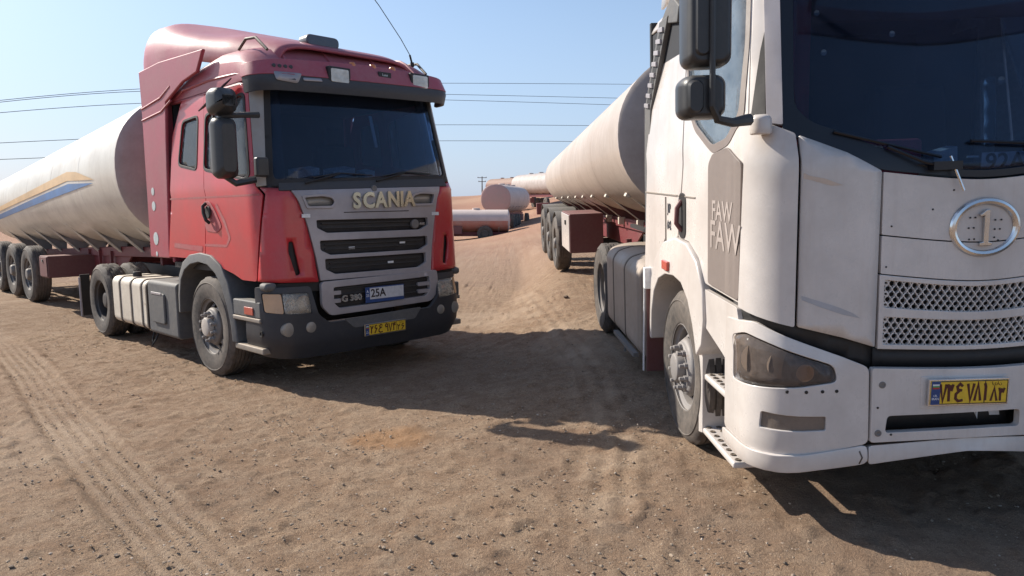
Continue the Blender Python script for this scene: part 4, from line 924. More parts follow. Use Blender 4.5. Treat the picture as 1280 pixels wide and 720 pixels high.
for g in (-1, 1):
    s_ = lambda x, z: ww.sd(x, z, g)
    f_ = lambda y, z: (-g*(y-Y0), z)      # y as measured on the near side, mirrored for the far side
    skin('side_panel', rpoly([s_(-1.10, .92), s_(-.72, 1.02), s_(-.60, 1.20), s_(-.34, 1.36), s_(-.06, 1.42), s_(-.055, 2.88), s_(-.44, 2.86), s_(-.92, 2.38), s_(-1.0, 2.0)], .02), [rpoly([s_(-.24, 1.95), s_(-.08, 1.95), s_(-.08, 2.42), s_(-.24, 2.42)], .04)] if g > 0 else [], ww, 'white', WT, .03)
    if g > 0: skin('quarter_window', rpoly([s_(-.25, 1.94), s_(-.07, 1.94), s_(-.07, 2.43), s_(-.25, 2.43)], .04), [], ww, 'glassp', WT, .004, off=-.012, bevel=0)
    door = rpoly([s_(-.035, 1.42), s_(.22, 1.41), s_(.43, 1.33), s_(.56, 1.19), s_(1.06, 1.17), s_(1.12, 1.85), s_(1.14, 2.10), s_(1.06, 2.88), s_(-.035, 2.88)], .02)
    wp_ = [(g*a, b_) for a, b_ in ((2.10, 2.80), (2.06, 2.24), (1.97, 2.13), (1.66, 1.985), (1.40, 2.02), (1.20, 2.14), (1.11, 2.50), (1.06, 2.80))]; win = rpoly(wp_, .05)
    dr = skin('door', rpoly([s_(-.035, 1.42), s_(.22, 1.41), s_(.43, 1.33), s_(.56, 1.19), (g*1.22, 1.17), (g*1.175, 1.90), (g*1.15, 2.10), (g*1.03, 2.84), s_(-.035, 2.88)], .02), [win], ww, 'white', WT, .03)
    skin('window_pane', rpoly([(g*a, b_) for a, b_ in ((2.12, 2.82), (2.08, 2.23), (1.98, 2.11), (1.66, 1.965), (1.39, 2.0), (1.185, 2.12), (1.095, 2.50), (1.045, 2.82))], .05), [], ww, 'glassp', dr, .004, off=-.016, bevel=0)
    skin('window_seal', rpoly([(g*a, b_) for a, b_ in ((2.125, 2.825), (2.085, 2.225), (1.985, 2.105), (1.66, 1.955), (1.385, 1.995), (1.175, 2.115), (1.09, 2.50), (1.04, 2.825))], .05), [rpoly([(g*a, b_) for a, b_ in ((2.09, 2.79), (2.05, 2.25), (1.96, 2.145), (1.66, 2.005), (1.41, 2.035), (1.215, 2.15), (1.12, 2.50), (1.075, 2.79))], .05)], ww, 'panelgrey', dr, .01, off=.004, bevel=.002)
    dk = rpoly([(g*a, b_) for a, b_ in ((1.745, 1.205), (1.735, 1.90), (1.64, 1.955), (1.38, 1.985), (1.215, 1.90), (1.235, 1.19))], .03)
    wd = skin('wind_deflector', dk, [], ww, 'panelgrey', dr, .012, off=.014, bevel=.006, label='brown grey panel with faded lettering in front of the door')
    if g < 0:
        for body, z, sz, xx in (('FAW', 1.635, .155, .80), ('FAW', 1.495, .30, .845)):
            x, y, z_ = ww(*s_(xx, z), .016)
            text('door_letters', body, sz if sz < .2 else .225, 'decal', wd, (xx+.10, -1.2662, z), (1, 0, 0), (0, 0, 1), .0002 if sz < .2 else .0005, bold=.002, sx=1.02)
        for body, z in (('J6P', 1.60), ('6×2', 1.48)):
            text('door_letters', body, .085, 'plastic', dr, (-.28, -1.2515, z), (1, 0, 0), (0, 0, 1), .001, bold=.004, sx=.8)
    # crease, seams, handle
    m = MB(); yy = Yr if g < 0 else Yl
    m.box((-1.02, yy-.006 if g < 0 else yy-.002, 1.692), (-.06, yy+.002 if g < 0 else yy+.006, 1.704)); m.build('crease_line', 'step', WT, bevel=.002)
    m = MB(); m.box((-.03, yy-.006 if g < 0 else yy-.002, 1.692), (.36, yy+.002 if g < 0 else yy+.006, 1.702)); m.build('crease_line', 'step', dr, bevel=.002)
    m = MB(); m.prism(rrect(-.02, 1.42, .15, 1.72, .06), 1, yy-.001, yy+g*.006); hp = m.build('handle_recess', 'black', dr, bevel=.003)
    m = MB(); m.tube([(.06, yy+g*.004, 1.67), (.055, yy+g*.035, 1.62), (.055, yy+g*.04, 1.52), (.06, yy+g*.004, 1.47)], .016, 8); m.build('door_handle', 'maroonbox', dr)
    m = MB(); m.prism([(-.56, 1.22), (-.36, 1.36), (-.36, 1.68), (-.40, 1.68), (-.40, 1.38), (-.60, 1.24)], 1, yy-.0005, yy+g*.0012); m.build('panel_seam', 'strap', WT)
    # pillar, frit
    skin('pillar', [(g*1.0, 2.08), (g*1.145, 2.10), (g*1.03, 2.86), (g*.95, 2.86)], [], ww, 'white', WT, .03)
    skin('pillar_trim', [(g*1.045, 2.10), (g*1.125, 2.115), (g*1.035, 2.45), (g*.998, 2.56)], [], ww, 'black', WT, .006, off=.008, bevel=.002, label='black wedge on the windscreen pillar')
    skin('front_pillar', rpoly([(g*.968, 2.075), (g*1.042, 2.09), (g*.975, 2.84), (g*.90, 2.84)], .01), [], ww, 'grille', WT, .02, off=.010)
    # corner panel
    skin('corner_panel', rpoly([(g*1.225, 1.16), f_(-1.06, 1.09), f_(-1.05, 2.03), (g*1.03, 2.085), (g*1.15, 2.10), (g*1.20, 2.06), (g*1.185, 1.90)], .012), [], ww, 'white', WT, .035, off=.022, bevel=.008)
    if g < 0:
        skin('rust_streak', [f_(-1.03, 1.84), f_(-1.0, 1.825), f_(-.93, 1.81), f_(-.84, 1.775), f_(-.90, 1.775), f_(-.98, 1.80), f_(-1.03, 1.815)], [], ww, MT.setdefault('ruststain', surf('orange rust stain', (.60, .46, .35), .6, dust=.6, dustcol=(.60, .54, .49), bump=0, up=0, sc=3)), WT, 0, off=.0135, bevel=0, label='faint orange rust streak')
        skin('scuff', [f_(-1.03, 1.245), f_(-.9, 1.20), f_(-.78, 1.155), f_(-.74, 1.13), f_(-.83, 1.145), f_(-.95, 1.19), f_(-1.03, 1.225)], [], ww, MT.setdefault('scuff', surf('blue grey scuff', (.42, .42, .44), .6, dust=.5, dustcol=(.55, .5, .47), bump=0, up=0, sc=3)), WT, 0, off=.0135, bevel=0, label='blue grey scuff')
    skin('front_side_panel', rpoly([f_(-1.045, 1.09), f_(-.665, .985), f_(-.655, 1.86), f_(-1.035, 2.02)], .008), [], ww, 'white', WT, .035, off=.012, bevel=0)
    # louvred extender behind the cab
    m = MB(); a = (-1.05, 2.30); b_ = (-.58, 2.86)
    m.prism([(-1.05, 1.05), (-1.10, 1.05), (-1.12, 1.9), (-1.10, 2.36), (-.60, 2.93), (-.36, 2.93), (-.40, 2.88), (-.90, 2.34)][::-1], 1, yy-g*.05, yy-g*.012)
    lv = m.build('side_louvre', 'greyplastic', WT, bevel=.006)
    dx, dz = .50, .57
    for k in range(8):
        t = k/7.6; cx_ = -1.07+dx*t+.035; cz_ = 2.38+dz*t*.93
        m = MB(); m.prism([(cx_-.02, cz_-.01), (cx_+.115, cz_-.03), (cx_+.115, cz_+.005), (cx_-.01, cz_+.02)], 1, yy-g*.015, yy+g*.004); m.build('louvre_slat', 'grille', lv, bevel=.003)
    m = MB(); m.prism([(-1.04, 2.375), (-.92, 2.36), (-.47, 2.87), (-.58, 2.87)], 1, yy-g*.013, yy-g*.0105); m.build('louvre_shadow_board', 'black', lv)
    m = MB(); m.prism([(-.62, 2.92), (-.15, 2.84), (-.10, 2.94), (-.30, 3.05)], 1, yy-g*.06, yy-g*.02); m.build('louvre_cap', 'greyplastic', WT, bevel=.01)
    # arch
    pts = [(-.82, .55), (-.80, .80), (-.76, 1.04), (-.63, 1.21), (-.36, 1.36), (-.06, 1.415), (.22, 1.40), (.44, 1.31), (.57, 1.16), (.60, .98), (.56, .80)]
    ins = [(-.74, .55), (-.71, .78), (-.63, .95), (-.48, 1.07), (-.28, 1.13), (-.05, 1.15), (.14, 1.13), (.30, 1.04), (.41, .90), (.46, .80), (.49, .72)]
    yo = yy+g*.025
    m = MB(); m.loft([[(a, yo, b_), (c_, yo+g*.012, d0), (c_, yo-g*.40, d0), (a, yo-g*.40, b_)] for (a, b_), (c_, d0) in zip(pts, ins)]); m.build('wheel_arch', 'white', WT, bevel=.012)
    m = MB(); m.prism([(-.7, .5), (-.6, .95), (-.3, 1.12), (.1, 1.12), (.36, .9), (.42, .45)], 1, yy-g*.50, yy-g*.45); m.build('arch_liner', 'black', WT)
    m = MB(); m.box((-.30, min(yo, yo+g*.03), 1.17), (-.15, max(yo, yo+g*.03), 1.235)); m.build('side_marker', 'redlens', WT, bevel=.005, label='small red side lamp on the wheel arch')
    # body band below the door, steps
    skin('lower_panel', rpoly([s_(.555, 1.155), s_(1.12, 1.145), s_(1.15, 1.08), s_(1.02, .80), s_(.90, .84), s_(.56, .93)], .02), [], ww, 'white', WT, .03, off=.004)
    m = MB(); m.box((.44, yy-g*.36, .26), (1.05, yy-g*.30, 1.05)); m.build('step_back', 'greyplastic', WT)
    m = MB(); m.prism([(.42, .20), (.50, .22), (.50, .80), (.46, .82), (.42, .76)], 1, yy-g*.34, yy-g*.005); m.build('step_side', 'white', WT, bevel=.006)
    for (x0, x1, z, dp) in ((.52, 1.06, .615, .24), (.46, 1.06, .255, .27)):
        ys = sorted((yy-g*.01, yy-g*dp))
        m = MB(); m.prism([(x0, ys[0]), (x1, ys[0]), (x1, ys[1]), (x0, ys[1])], 2, z-.04, z); stp = m.build('step', 'white', WT, bevel=.012)
        for i in range(8):
            for j in range(4):
                m = MB(); hx = x0+.05+(x1-x0-.08)*i/7; hy = ys[0]+.035+(ys[1]-ys[0]-.07)*j/3
                m.lathe([(.017, z+.001), (.016, z+.006), (.010, z+.006), (.009, z+.002)], (hx, hy, 0), 2, 10); m.build('step_stud', 'strap', stp)
# centre panels
skin('front_panel', rpoly([F(-.645, 1.555), F(.385, 1.555), F(.385, 1.855), F(-.645, 1.855)], .006), [], ww, 'white', WT, .035, off=.012, bevel=.005)
skin('front_panel', rpoly([F(-.645, 1.365), F(.385, 1.365), F(.385, 1.549), F(-.645, 1.549)], .006), [], ww, 'white', WT, .035, off=.012, bevel=.005)
fo = [F(-.65, .975), F(.39, .975), F(.39, 1.36), F(-.65, 1.36)]
h1 = rpoly([F(-.625, 1.195), F(.365, 1.195), F(.365, 1.335), F(-.625, 1.335)], .01); h2 = rpoly([F(-.625, 1.0), F(.365, 1.0), F(.365, 1.145), F(-.625, 1.145)], .01)
for a, z in ((-.40, 1.70), (-.60, 1.60), (-.30, 1.80), (.1, 1.76), (-.62, 1.40)):
    x, y, z_ = ww(*F(a, z), .0135); m = MB(); m.lathe([(.005, x-.002), (.0045, x+.001), (.001, x+.001)], (0, y, z_), 0, 8); m.build('screw', 'black', WT)
gf = skin('grille_frame', fo, [h1, h2], ww, 'white', WT, .03, off=.014, bevel=.004)
def hexmesh(z0, z1):
    m = MB(); s3 = .0375; hr = .0158; W_ = .99; rows = 5; hz_ = (z1-z0)/rows; nx_ = int(W_/s3)
    for j in range(rows):
        for i in range(nx_+1):
            cx_ = -.62-Y0+(i+.5*(j % 2))*W_/nx_; cz_ = z0+(j+.5)*hz_; half = W_/nx_/2
            x0, x1 = max(-.625-Y0, cx_-half), min(.365-Y0, cx_+half)
            if x1-x0 < .01: continue
            N = 12; o_ = []; i_ = []
            full = x1-x0 > half*1.9
            for k in range(N):
                a = 2*PI*(k+.5)/N; ca, sa = math.cos(a), math.sin(a); t = min((half if full else (x1-x0)/2)/max(abs(ca), 1e-6), hz_/2/max(abs(sa), 1e-6)); mx = (x0+x1)/2
                o_.append((mx+ca*t, cz_+sa*t)); rr = hr if full else hr*.5; i_.append((mx+ca*rr, cz_+sa*rr*.88))
            v = [ww(u, z, .004) for u, z in o_]+[ww(u, z, .005) for u, z in i_]+[ww(u, z, -.012) for u, z in i_]
            f = [(k, (k+1) % N, N+(k+1) % N, N+k) for k in range(N)]+[(N+k, N+(k+1) % N, 2*N+(k+1) % N, 2*N+k) for k in range(N)]
            m.add(v, f)
    return m
for z0, z1 in ((1.195, 1.335), (1.0, 1.145)):
    hexmesh(z0, z1).build('perforated_mesh', 'white', gf, ang=30, fix=False, smooth=False, kind='stuff')
    skin('grille_back', [F(-.63, z0), F(.37, z0), F(.37, z1), F(-.63, z1)], [], ww, 'black', gf, .004, off=-.05, bevel=0)
# emblem: chrome ring, figure one, small holes
x0 = ww(0, 1.60, .014)[0]; cy_, cz_ = -.14, 1.545
m = MB(); rings = []
for k in range(48):
    a = 2*PI*k/48; rings.append([(x0+dx, cy_+(.158+dr)*math.cos(a), cz_+(.128+dr)*math.sin(a)) for dr, dx in ((-.018, 0), (-.012, .010), (0, .014), (.012, .010), (.018, 0))])
m.loft(rings+[rings[0]], caps=False, closed=False); em = m.build('oval_emblem', 'chrome', WT)
m = MB(); m.prism([(-.030, -.088), (.030, -.088), (.030, -.072), (.013, -.068), (.013, .088), (-.005, .088), (-.034, .066), (-.032, .054), (-.012, .060), (-.012, -.068), (-.030, -.072)], 0, x0-.002, x0+.016)
m.v = [(x, cy_+y, cz_+z) for x, y, z in m.v]; m.build('figure_one', 'chrome', em, bevel=.003)
for a, b_ in ((-.075, .05), (-.05, .05), (-.08, .0), (-.055, .0), (-.075, -.055), (-.05, -.055), (.05, .035), (.08, .035), (.05, -.01), (.075, -.01), (.05, -.05), (.07, -.065)):
    m = MB(); m.lathe([(.0045, x0-.001), (.0045, x0+.0015), (.001, x0+.0015)], (0, cy_+a, cz_+b_), 0, 8); m.build('drill_hole', 'black', em)
# windscreen: glass, black surround
gl = [F(-1.03, 2.09), F(-.66, 2.02), F(.40, 2.02), F(.77, 2.09), F(.72, 2.86), F(-.98, 2.86)]
skin('windscreen', rpoly([F(-1.07, 2.06), F(-.66, 1.93), F(-.3, 1.88), F(.1, 1.88), F(.40, 1.93), F(.81, 2.06), F(.76, 2.87), F(-1.02, 2.87)], .04), [], ww, 'glassw', WT, .006, off=0, bevel=0)
skin('windscreen_surround', rpoly([F(-1.105, 2.03), F(-.66, 1.865), F(.40, 1.865), F(.845, 2.03), F(.77, 2.90), F(-1.03, 2.90)], .03), [rpoly([F(-1.04, 2.16), F(-.97, 2.08), F(-.66, 1.97), F(-.30, 1.90), F(.10, 1.90), F(.40, 1.97), F(.71, 2.08), F(.78, 2.16), F(.71, 2.82), F(-.97, 2.82)], .05)], ww, 'frit', WT, .01, off=.004, bevel=.002)
for y0, y1 in ((-.62, -.30), (.05, .40)):
    m = MB(); m.tube([ww(*F(y1, 1.90), .03), ww(*F((y0+y1)/2, 1.92), .035), ww(*F(y0, 1.975), .02)], .009, 6); m.tube([ww(*F(y1-.06, 1.95), .015), ww(*F(y0-.25, 2.03), .015)], .008, 6)
    m.box((ww(*F(y1, 1.90), .01)[0]-.02, y1-.12, 1.83), (ww(*F(y1, 1.9), .04)[0], y1+.02, 1.87)); m.build('wiper', 'frit', WT)
    m = MB(); m.tube([ww(*F(y1-.035, 1.955), .05), ww(*F(y1+.03, 1.80), .04)], .006, 5); m.build('wiper_spring', 'chrome', WT)
# interior
m = MB(); m.prism([(.85, 1.2), (1.28, 1.2), (1.28, 1.70), (1.15, 1.78), (.8, 1.86), (.72, 1.8)], 1, Yr+.09, Yl-.09); m.build('dashboard', 'seat', WT, bevel=.03)
m = MB(); m.box((-1.02, Yr+.04, 1.1), (-.97, Yl-.04, 3.0)); m.build('cab_back', 'seat', WT)
m = MB(); m.box((-.97, Yr+.05, 1.2), (-.06, Yr+.07, 2.9)); m.build('side_lining', 'seat', WT)
m = MB(); m.box((-.97, Yl-.09, 1.2), (-.26, Yl-.06, 2.9)); m.build('side_lining', 'seat', WT)
m = MB(); m.box((-.97, Yr+.08, 2.86), (1.02, Yl-.08, 2.89)); m.build('cab_ceiling', 'seat', WT)
for y in (Yr+.04, Yl-.06):
    m = MB(); m.box((-.05, y, 1.2), (1.05, y+.02, 1.98)); m.build('door_lining', 'seat', WT)
m = MB(); m.box((-.98, Yr+.06, 1.12), (1.1, Yl-.06, 1.2)); m.build('cab_floor', 'black', WT)
for y in (-.65, .45):
    m = MB(); m.box((-.25, y-.27, 1.5), (.30, y+.27, 1.72)); m.box((-.38, y-.26, 1.7), (-.2, y+.26, 2.4), rot=(0, -.15, 0)); m.build('seat', 'seat', WT, bevel=.05)
m = MB(); pts = []
rings = []
for i in range(25): t = i/24; rings.append([(.98+.02*math.sin(i*1.9), Yr+.11+.30*t, z) for z in (1.98, 2.3, 2.75)]+[(.965+.02*math.sin(i*1.9), Yr+.11+.30*t, z) for z in (2.75, 2.3, 1.98)])
m.loft(rings); m.build('curtain', 'curtain', WT)
m = MB(); m.box((1.02, -1.0, 1.80), (1.14, -.30, 1.99)); m.build('dash_cloth', 'curtain', WT, bevel=.02)
m = MB(); m.box((1.10, -.28, 1.84), (1.16, -.12, 1.93), rot=(.2, .1, .3)); m.build('paper_stack', 'paper', WT)
m = MB(); m.box((.84, -1.08, 2.62), (.90, .80, 2.86), rot=(0, .35, 0)); m.build('header_cloth', 'brownfab', WT, bevel=.02, label='brown cloth pelmet at the top of the windscreen')
m = MB(); m.box((1.23, -.055, 1.80), (1.235, .37, 1.905)); wp = m.build('dash_plate', 'whiteplate', WT, label='white number plate lying behind the windscreen')
m = MB(); m.box((1.23, -.13, 1.882), (1.235, -.07, 1.892)); m.build('plate_dash', 'paper', wp)
text('plate_letters', '92AE79', .125, 'ink', wp, (1.237, .16, 1.852), (0, 1, 0), (0, 0, 1), .001, bold=.001, sx=1.0)
for a, z in ((-.86, 2.42), (-.87, 2.62), (-.50, 2.55), (.02, 2.32)):
    m = MB(); x, y, z_ = ww(*F(a, z), -.008); m.lathe([(.016 if a != .02 else .02, x-.002), (.013, x+.001), (.003, x+.001)], (0, y, z_), 0, 14); m.build('suction_cup', 'fog', WT)
# bumper
wb = WrapW([(.3, 1.44), (.5, 1.46), (.9, 1.45), (1.1, 1.40)], [(.2, 1.06), (.45, 1.12), (1.1, 1.13)], .26, .03, y0=Y0)
for g in (-1, 1):
    s_ = lambda x, z: wb.sd(x, z, g); f_ = lambda y, z: (-g*(y-Y0), z)
    hp = rpoly([(g*a, b_) for a, b_ in ((1.37, .75), (1.355, .99), (1.19, 1.035), (1.08, 1.01), (.745, .895), (.725, .81), (.90, .79))], .03)
    fp = rpoly([(g*a, b_) for a, b_ in ((1.11, .56), (.78, .565), (.78, .635), (1.10, .645))], .01)
    bs = skin('bumper_side', rpoly([(g*1.52, .415), (g*1.50, .90), (g*1.43, 1.07), (g*1.12, 1.10), f_(-.70, .885), f_(-.695, .485), f_(-1.02, .43)], .03), [hp, fp], wb, 'white', WT, .04, bevel=.012)
    hb = skin('headlight', rpoly([(g*a, b_) for a, b_ in ((1.40, .73), (1.38, 1.01), (1.19, 1.055), (1.07, 1.03), (.72, .91), (.70, .79), (.90, .77))], .02), [], wb, 'black', WT, .01, off=-.045, bevel=0)
    skin('lens', rpoly([(g*a, b_) for a, b_ in ((1.362, .757), (1.348, .985), (1.19, 1.028), (1.08, 1.003), (.752, .89), (.733, .815), (.90, .797))], .03), [], wb, 'lampdusty', hb, .004, off=-.004, bevel=0)
    for yy, zz, rr in ((1.20, .90, .085), (1.02, .89, .072), (.87, .85, .045)):
        x, y, z = wb(g*yy, zz, -.06); m = MB(); m.lathe([(rr, x+.02), (rr*.92, x+.01), (rr*.7, x-.01), (rr*.4, x-.02), (.018, x-.022), (.016, x+.0), (.004, x+.004)], (0, y, z), 0, 24); m.build('reflector', 'bowl', hb)
    skin('fog_lamp', fp, [], wb, 'lensdull', WT, .01, off=-.012, bevel=.003, label='rectangular fog lamp in the bumper')
    for k, a in enumerate((-1.10, -1.01, -.93, -.86)):
        m = MB(); x, y, z = wb(*f_(a, .765), .0); m.lathe([(.009, x-.01), (.009, x+.002), (.003, x+.002)], (0, y, z), 0, 8); m.build('screw', 'black', bs)
    skin('band_side', [s_(.98, 1.04), f_(-1.16, 1.06), f_(-.66, .86), f_(-.66, 1.0), f_(-1.06, 1.12), s_(1.02, 1.19)], [], ww, 'black', WT, .02, off=-.02, bevel=0)
    # lip under the bumper, bulging
    class LW(WrapW): pass
    lw = LW([(.2, 1.40), (.33, 1.455), (.42, 1.475), (.52, 1.45)], [(.2, 1.05), (.35, 1.125), (.52, 1.115)], .26, .03, y0=Y0)
    ls = skin('bumper_lip', rpoly([s_(.88, .30), f_(-1.12, .335), f_(-.95, .355), f_(-.70, .38), f_(-.70, .482), f_(-1.0, .445), f_(-1.16, .43), s_(.86, .41)], .03), [], lw, 'white', WT, .05, bevel=.014)
    skin('crack', [f_(-.745, .385), f_(-.738, .385), f_(-.728, .42), f_(-.740, .455), f_(-.746, .45), f_(-.735, .42)], [], lw, 'strap', ls, .002, off=.002, bevel=0, label='dark crack in the bumper lip')
skin('grille_band', [F(-.66, .87), F(.40, .87), F(.40, .975), F(-.66, .975)], [], ww, 'black', WT, .02, off=-.01, bevel=0)
sl = rpoly([F(-.62, .545), F(.06, .55), F(.06, .645), F(-.61, .635)], .02)
cb = skin('bumper_centre', rpoly([F(-.69, .495), F(.43, .495), F(.43, .885), F(-.69, .885)], .015), [sl], wb, 'white', WT, .04, off=.012, bevel=.012)
skin('slot_back', [F(-.64, .53), F(.08, .53), F(.08, .66), F(-.64, .66)], [], wb, 'black', cb, .004, off=-.08, bevel=0)
skin('bumper_lip', rpoly([F(-.695, .375), F(-.2, .42), F(.435, .375), F(.435, .475), F(-.2, .49), F(-.695, .475)], .02), [], lw, 'white', WT, .05, bevel=.014)
for a, z in ((-.64, .80), (-.655, .545), (.11, .56)):
    m = MB(); x, y, z_ = wb(*F(a, z), .010); m.lathe([(.018, x), (.017, x+.005), (.010, x+.006), (.007, x+.003)], (0, y, z_), 0, 14); m.build('bumper_bolt', 'rim', cb)
for a, z in ((-.66, .68), (-.59, .535)):
    m = MB(); x, y, z_ = wb(*F(a, z), .011); m.lathe([(.006, x), (.006, x+.003), (.002, x+.003)], (0, y, z_), 0, 8); m.build('screw', 'black', cb)
skin('plate_recess', rpoly([F(-.45, .672), F(-.01, .672), F(-.01, .845), F(-.45, .845)], .01), [], wb, 'white', cb, .006, off=.016, bevel=.003)
iran_plate(WT, (1.492, -.225, .768-.022), '۷۳ع۷۸۱۸۳', (0, 1, -.02), (.0, .02, 1), wd=.385, ht=.118)
m = MB(); m.box((.95, Yr+.12, .42), (1.28, Yl-.12, .95)); m.build('light_blocker', 'black', WT, bevel=.02)  # unseen black box added to stop light leaking under the bumper
m = MB(); m.box((.70, Yr+.38, .30), (1.0, Yl-.38, .60)); m.build('low_light_blocker', 'black', WT, bevel=.02)  # second unseen box, added to keep the ground below in shade
m = MB(); m.box((1.3, -.03, .57), (1.38, .02, .62), rot=(.3, .2, 0)); m.box((1.30, -.12, .555), (1.37, -.05, .62), rot=(.4, 0, .5)); m.build('bracket_behind_slot', 'whitep', WT, kind=None)
# mirrors
for g in (-1, 1):
    Y = -1.51 if g < 0 else 1.51+2*Y0
    m = MB(); rings = []
    for x_, k_ in ((1.28, .75), (1.31, .95), (1.38, 1.0), (1.45, .97), (1.48, .8)):
        rings.append([(x_, Y+a*k_, 2.545+(b_-2.545)*(k_*.5+.5)) for a, b_ in rrect(-.105, 2.335, .105, 2.76, .05, 5)])
    m.loft(rings); mi = m.build('mirror', 'mirror', WT, bevel=.012, label='tall black main mirror housing'); m = MB(); m.loft([[(1.478, Y+a, b_) for a, b_ in rrect(-.075, 2.38, -.005, 2.75, .03)], [(1.492, Y+a, b_) for a, b_ in rrect(-.065, 2.39, -.012, 2.74, .025)]]); m.build('housing_ridge', 'mirror', mi)
    m = MB(); rings = []; Y2 = Y+g*.02
    for x_, k_ in ((1.28, .7), (1.31, .95), (1.38, 1.0), (1.44, .95), (1.47, .75)):
        rings.append([(x_, Y2+a*k_, 2.205+(b_-2.205)*(k_*.6+.4)) for a, b_ in rrect(-.105, 2.105, .105, 2.305, .05, 5)])
    m.loft(rings); mi = m.build('mirror', 'mirror', WT, bevel=.012, label='small lower mirror housing'); m = MB(); m.loft([[(1.468, Y2+a, b_) for a, b_ in rrect(-.085, 2.13, -.01, 2.28, .03)], [(1.482, Y2+a, b_) for a, b_ in rrect(-.075, 2.14, -.018, 2.27, .025)]]); m.build('housing_ridge', 'mirror', mi)
    m = MB(); m.tube([(1.50, Y+g*-.0, 2.9), (1.50, Y, 2.3), (1.495, Y, 2.16), (1.45, Y-g*.04, 2.10), (1.42, Y-g*.12, 2.085), (1.36, Y-g*.22, 2.10)], [.014, .014, .014, .02, .022, .03], 8); m.build('mirror_arm', 'mirror', WT)
    m = MB(); m.lathe([(.05, 2.03), (.055, 2.06), (.05, 2.11), (.03, 2.125)], (1.30, Y-g*.30, 0), 2, 16); m.build('mirror_foot', 'white', WT, bevel=.008)
# roof and its deflector (above the picture)
m = MB(); rings = []
for i in range(19):
    x = -1.02+2.1*i/18; ring = []
    for j in range(21):
        t = -1+2*j/20; y = 1.06*math.sin(t*PI/2); q = abs(y)/1.07; ring.append((x, y+Y0, 2.86+.30*(max(0, 1-q**5))**.6*min(1, (1.10-x)/.35)**.6))
    rings.append(ring)
m.loft(rings, caps=False, closed=False); o = m.build('roof', 'white', WT, fix=True); o.modifiers.new('s', 'SOLIDIFY').thickness = -.02
vz = WrapW([(2.5, 1.40), (2.8, 1.36)], [(2.5, 1.02), (2.8, 1.0)], .2, .03, y0=Y0)
skin('sun_visor', rpoly([F(-.95, 2.70), F(.69, 2.70), F(.66, 2.90), F(-.92, 2.90)], .03), [], vz, 'blue' if 0 else surf('blue grey visor', (.10, .12, .26), .35, dust=.15, bump=0, up=.2), WT, .02, bevel=.006)
m = MB()
for y in (-.8, .5): m.box((1.08, y-.02, 2.84), (1.36, y+.02, 2.87))
m.build('visor_bracket', 'black', WT)
m = MB(); rings = []
for i in range(12):
    x = -.9+1.7*i/11; zt = 3.75-.65*(i/11)**1.5; ring = []
    for j in range(17):
        t = -1+2*j/16; y = 1.0*math.sin(t*PI/2); q = abs(y)/1.0; ring.append((x, y+Y0, 3.08+(zt-3.08)*(max(0, 1-q**4.5))**.5))
    rings.append(ring)
m.loft(rings, caps=False, closed=False); o = m.build('roof_deflector', 'white', WT, fix=True); o.modifiers.new('s', 'SOLIDIFY').thickness = -.02
# chassis, tank, flap, wheels
m = MB()
for y in (-.38+Y0/2, .38+Y0/2): m.box((-4.6, y-.04, .75), (1.2, y+.04, 1.03))
for x in (-4.5, -3.0, -2.0, -1.2, .8): m.box((x-.06, -.42, .8), (x+.06, .30, .98))
m.build('chassis_frame', 'black', WT, bevel=.01)
m = MB(); m.box((-.7, -.55, .5), (1.0, .4, 1.1)); m.build('engine', 'black', WT, bevel=.05)
m = MB(); m.prism([(-4.2, 1.10), (-2.9, 1.14), (-2.9, 1.24), (-4.2, 1.24)], 1, -.5, .4); m.build('fifth_wheel', 'black', WT, bevel=.01)
m = MB(); m.prism([(-2.85, 1.02), (-1.2, 1.02), (-1.2, 1.25), (-1.45, 1.38), (-2.6, 1.38), (-2.85, 1.2)], 1, -.72, .5); m.build('air_tank_cover', 'black', WT, bevel=.02)
m = MB(); m.box((-1.35, -1.15, 1.36), (-1.10, .9, 1.42)); m.box((-3.0, -.98, 1.26), (-1.2, -.94, 1.30)); m.build('catwalk_rail', 'black', WT)
m = MB()
for k in range(2):
    pts = []
    for i in range(90): a = i/90*2*PI*14; pts.append((-1.25-.05*k, -1.02+.10*k+.045*math.cos(a), 2.15-.95*i/90+.0*math.sin(a)+.0, )); pts[-1] = (pts[-1][0]+.045*math.sin(a), pts[-1][1], pts[-1][2])
    m.tube(pts, .011, 5)
m.build('air_hoses', 'black', WT)
prof = [(-1.25, .30), (-1.255, .98), (-1.20, 1.06), (-1.05, 1.10), (-.72, 1.10), (-.66, 1.04), (-.66, .30), (-.72, .24), (-1.18, .22)]
m = MB(); m.prism(rpoly(prof, .06), 0, -2.98, -1.36); ft = m.build('fuel_tank', surf('grey beige tank', (.40, .34, .30), .45, metal=.2, dust=.45, bump=.02, streak=.15, rust=.35, up=.2), WT, bevel=.05, label='dusty grey beige fuel tank')
p2 = [(Vector(p)-Vector((-.95, .65)))*1.012+Vector((-.95, .65)) for p in prof]
for x in (-2.55, -1.95):
    m = MB(); m.prism(rpoly([tuple(p) for p in p2], .06), 0, x-.022, x+.022); m.build('strap', 'strap', ft, bevel=.003)
m = MB(); m.box((-2.5, -1.27, .20), (-1.5, -1.22, .235)); m.tube([(-2.0, -1.24, .22), (-2.0, -1.25, .13)], .012, 6); m.build('tank_bracket', 'rim', ft)
m = MB(); m.tube([(-1.5, -1.05, 1.12), (-1.42, -.95, 1.17), (-1.46, -.85, 1.14), (-1.40, -.78, 1.20), (-1.5, -.7, 1.15)], [.03, .045, .035, .05, .02], 8); m.build('cloth_rag', 'rope', WT, label='pink cloth rag tied above the fuel tank')
m = MB(); m.prism([(-1.20, .15), (-.95, .15), (-.95, 1.05), (-1.20, 1.05)], 2, .0, .0) if 0 else None
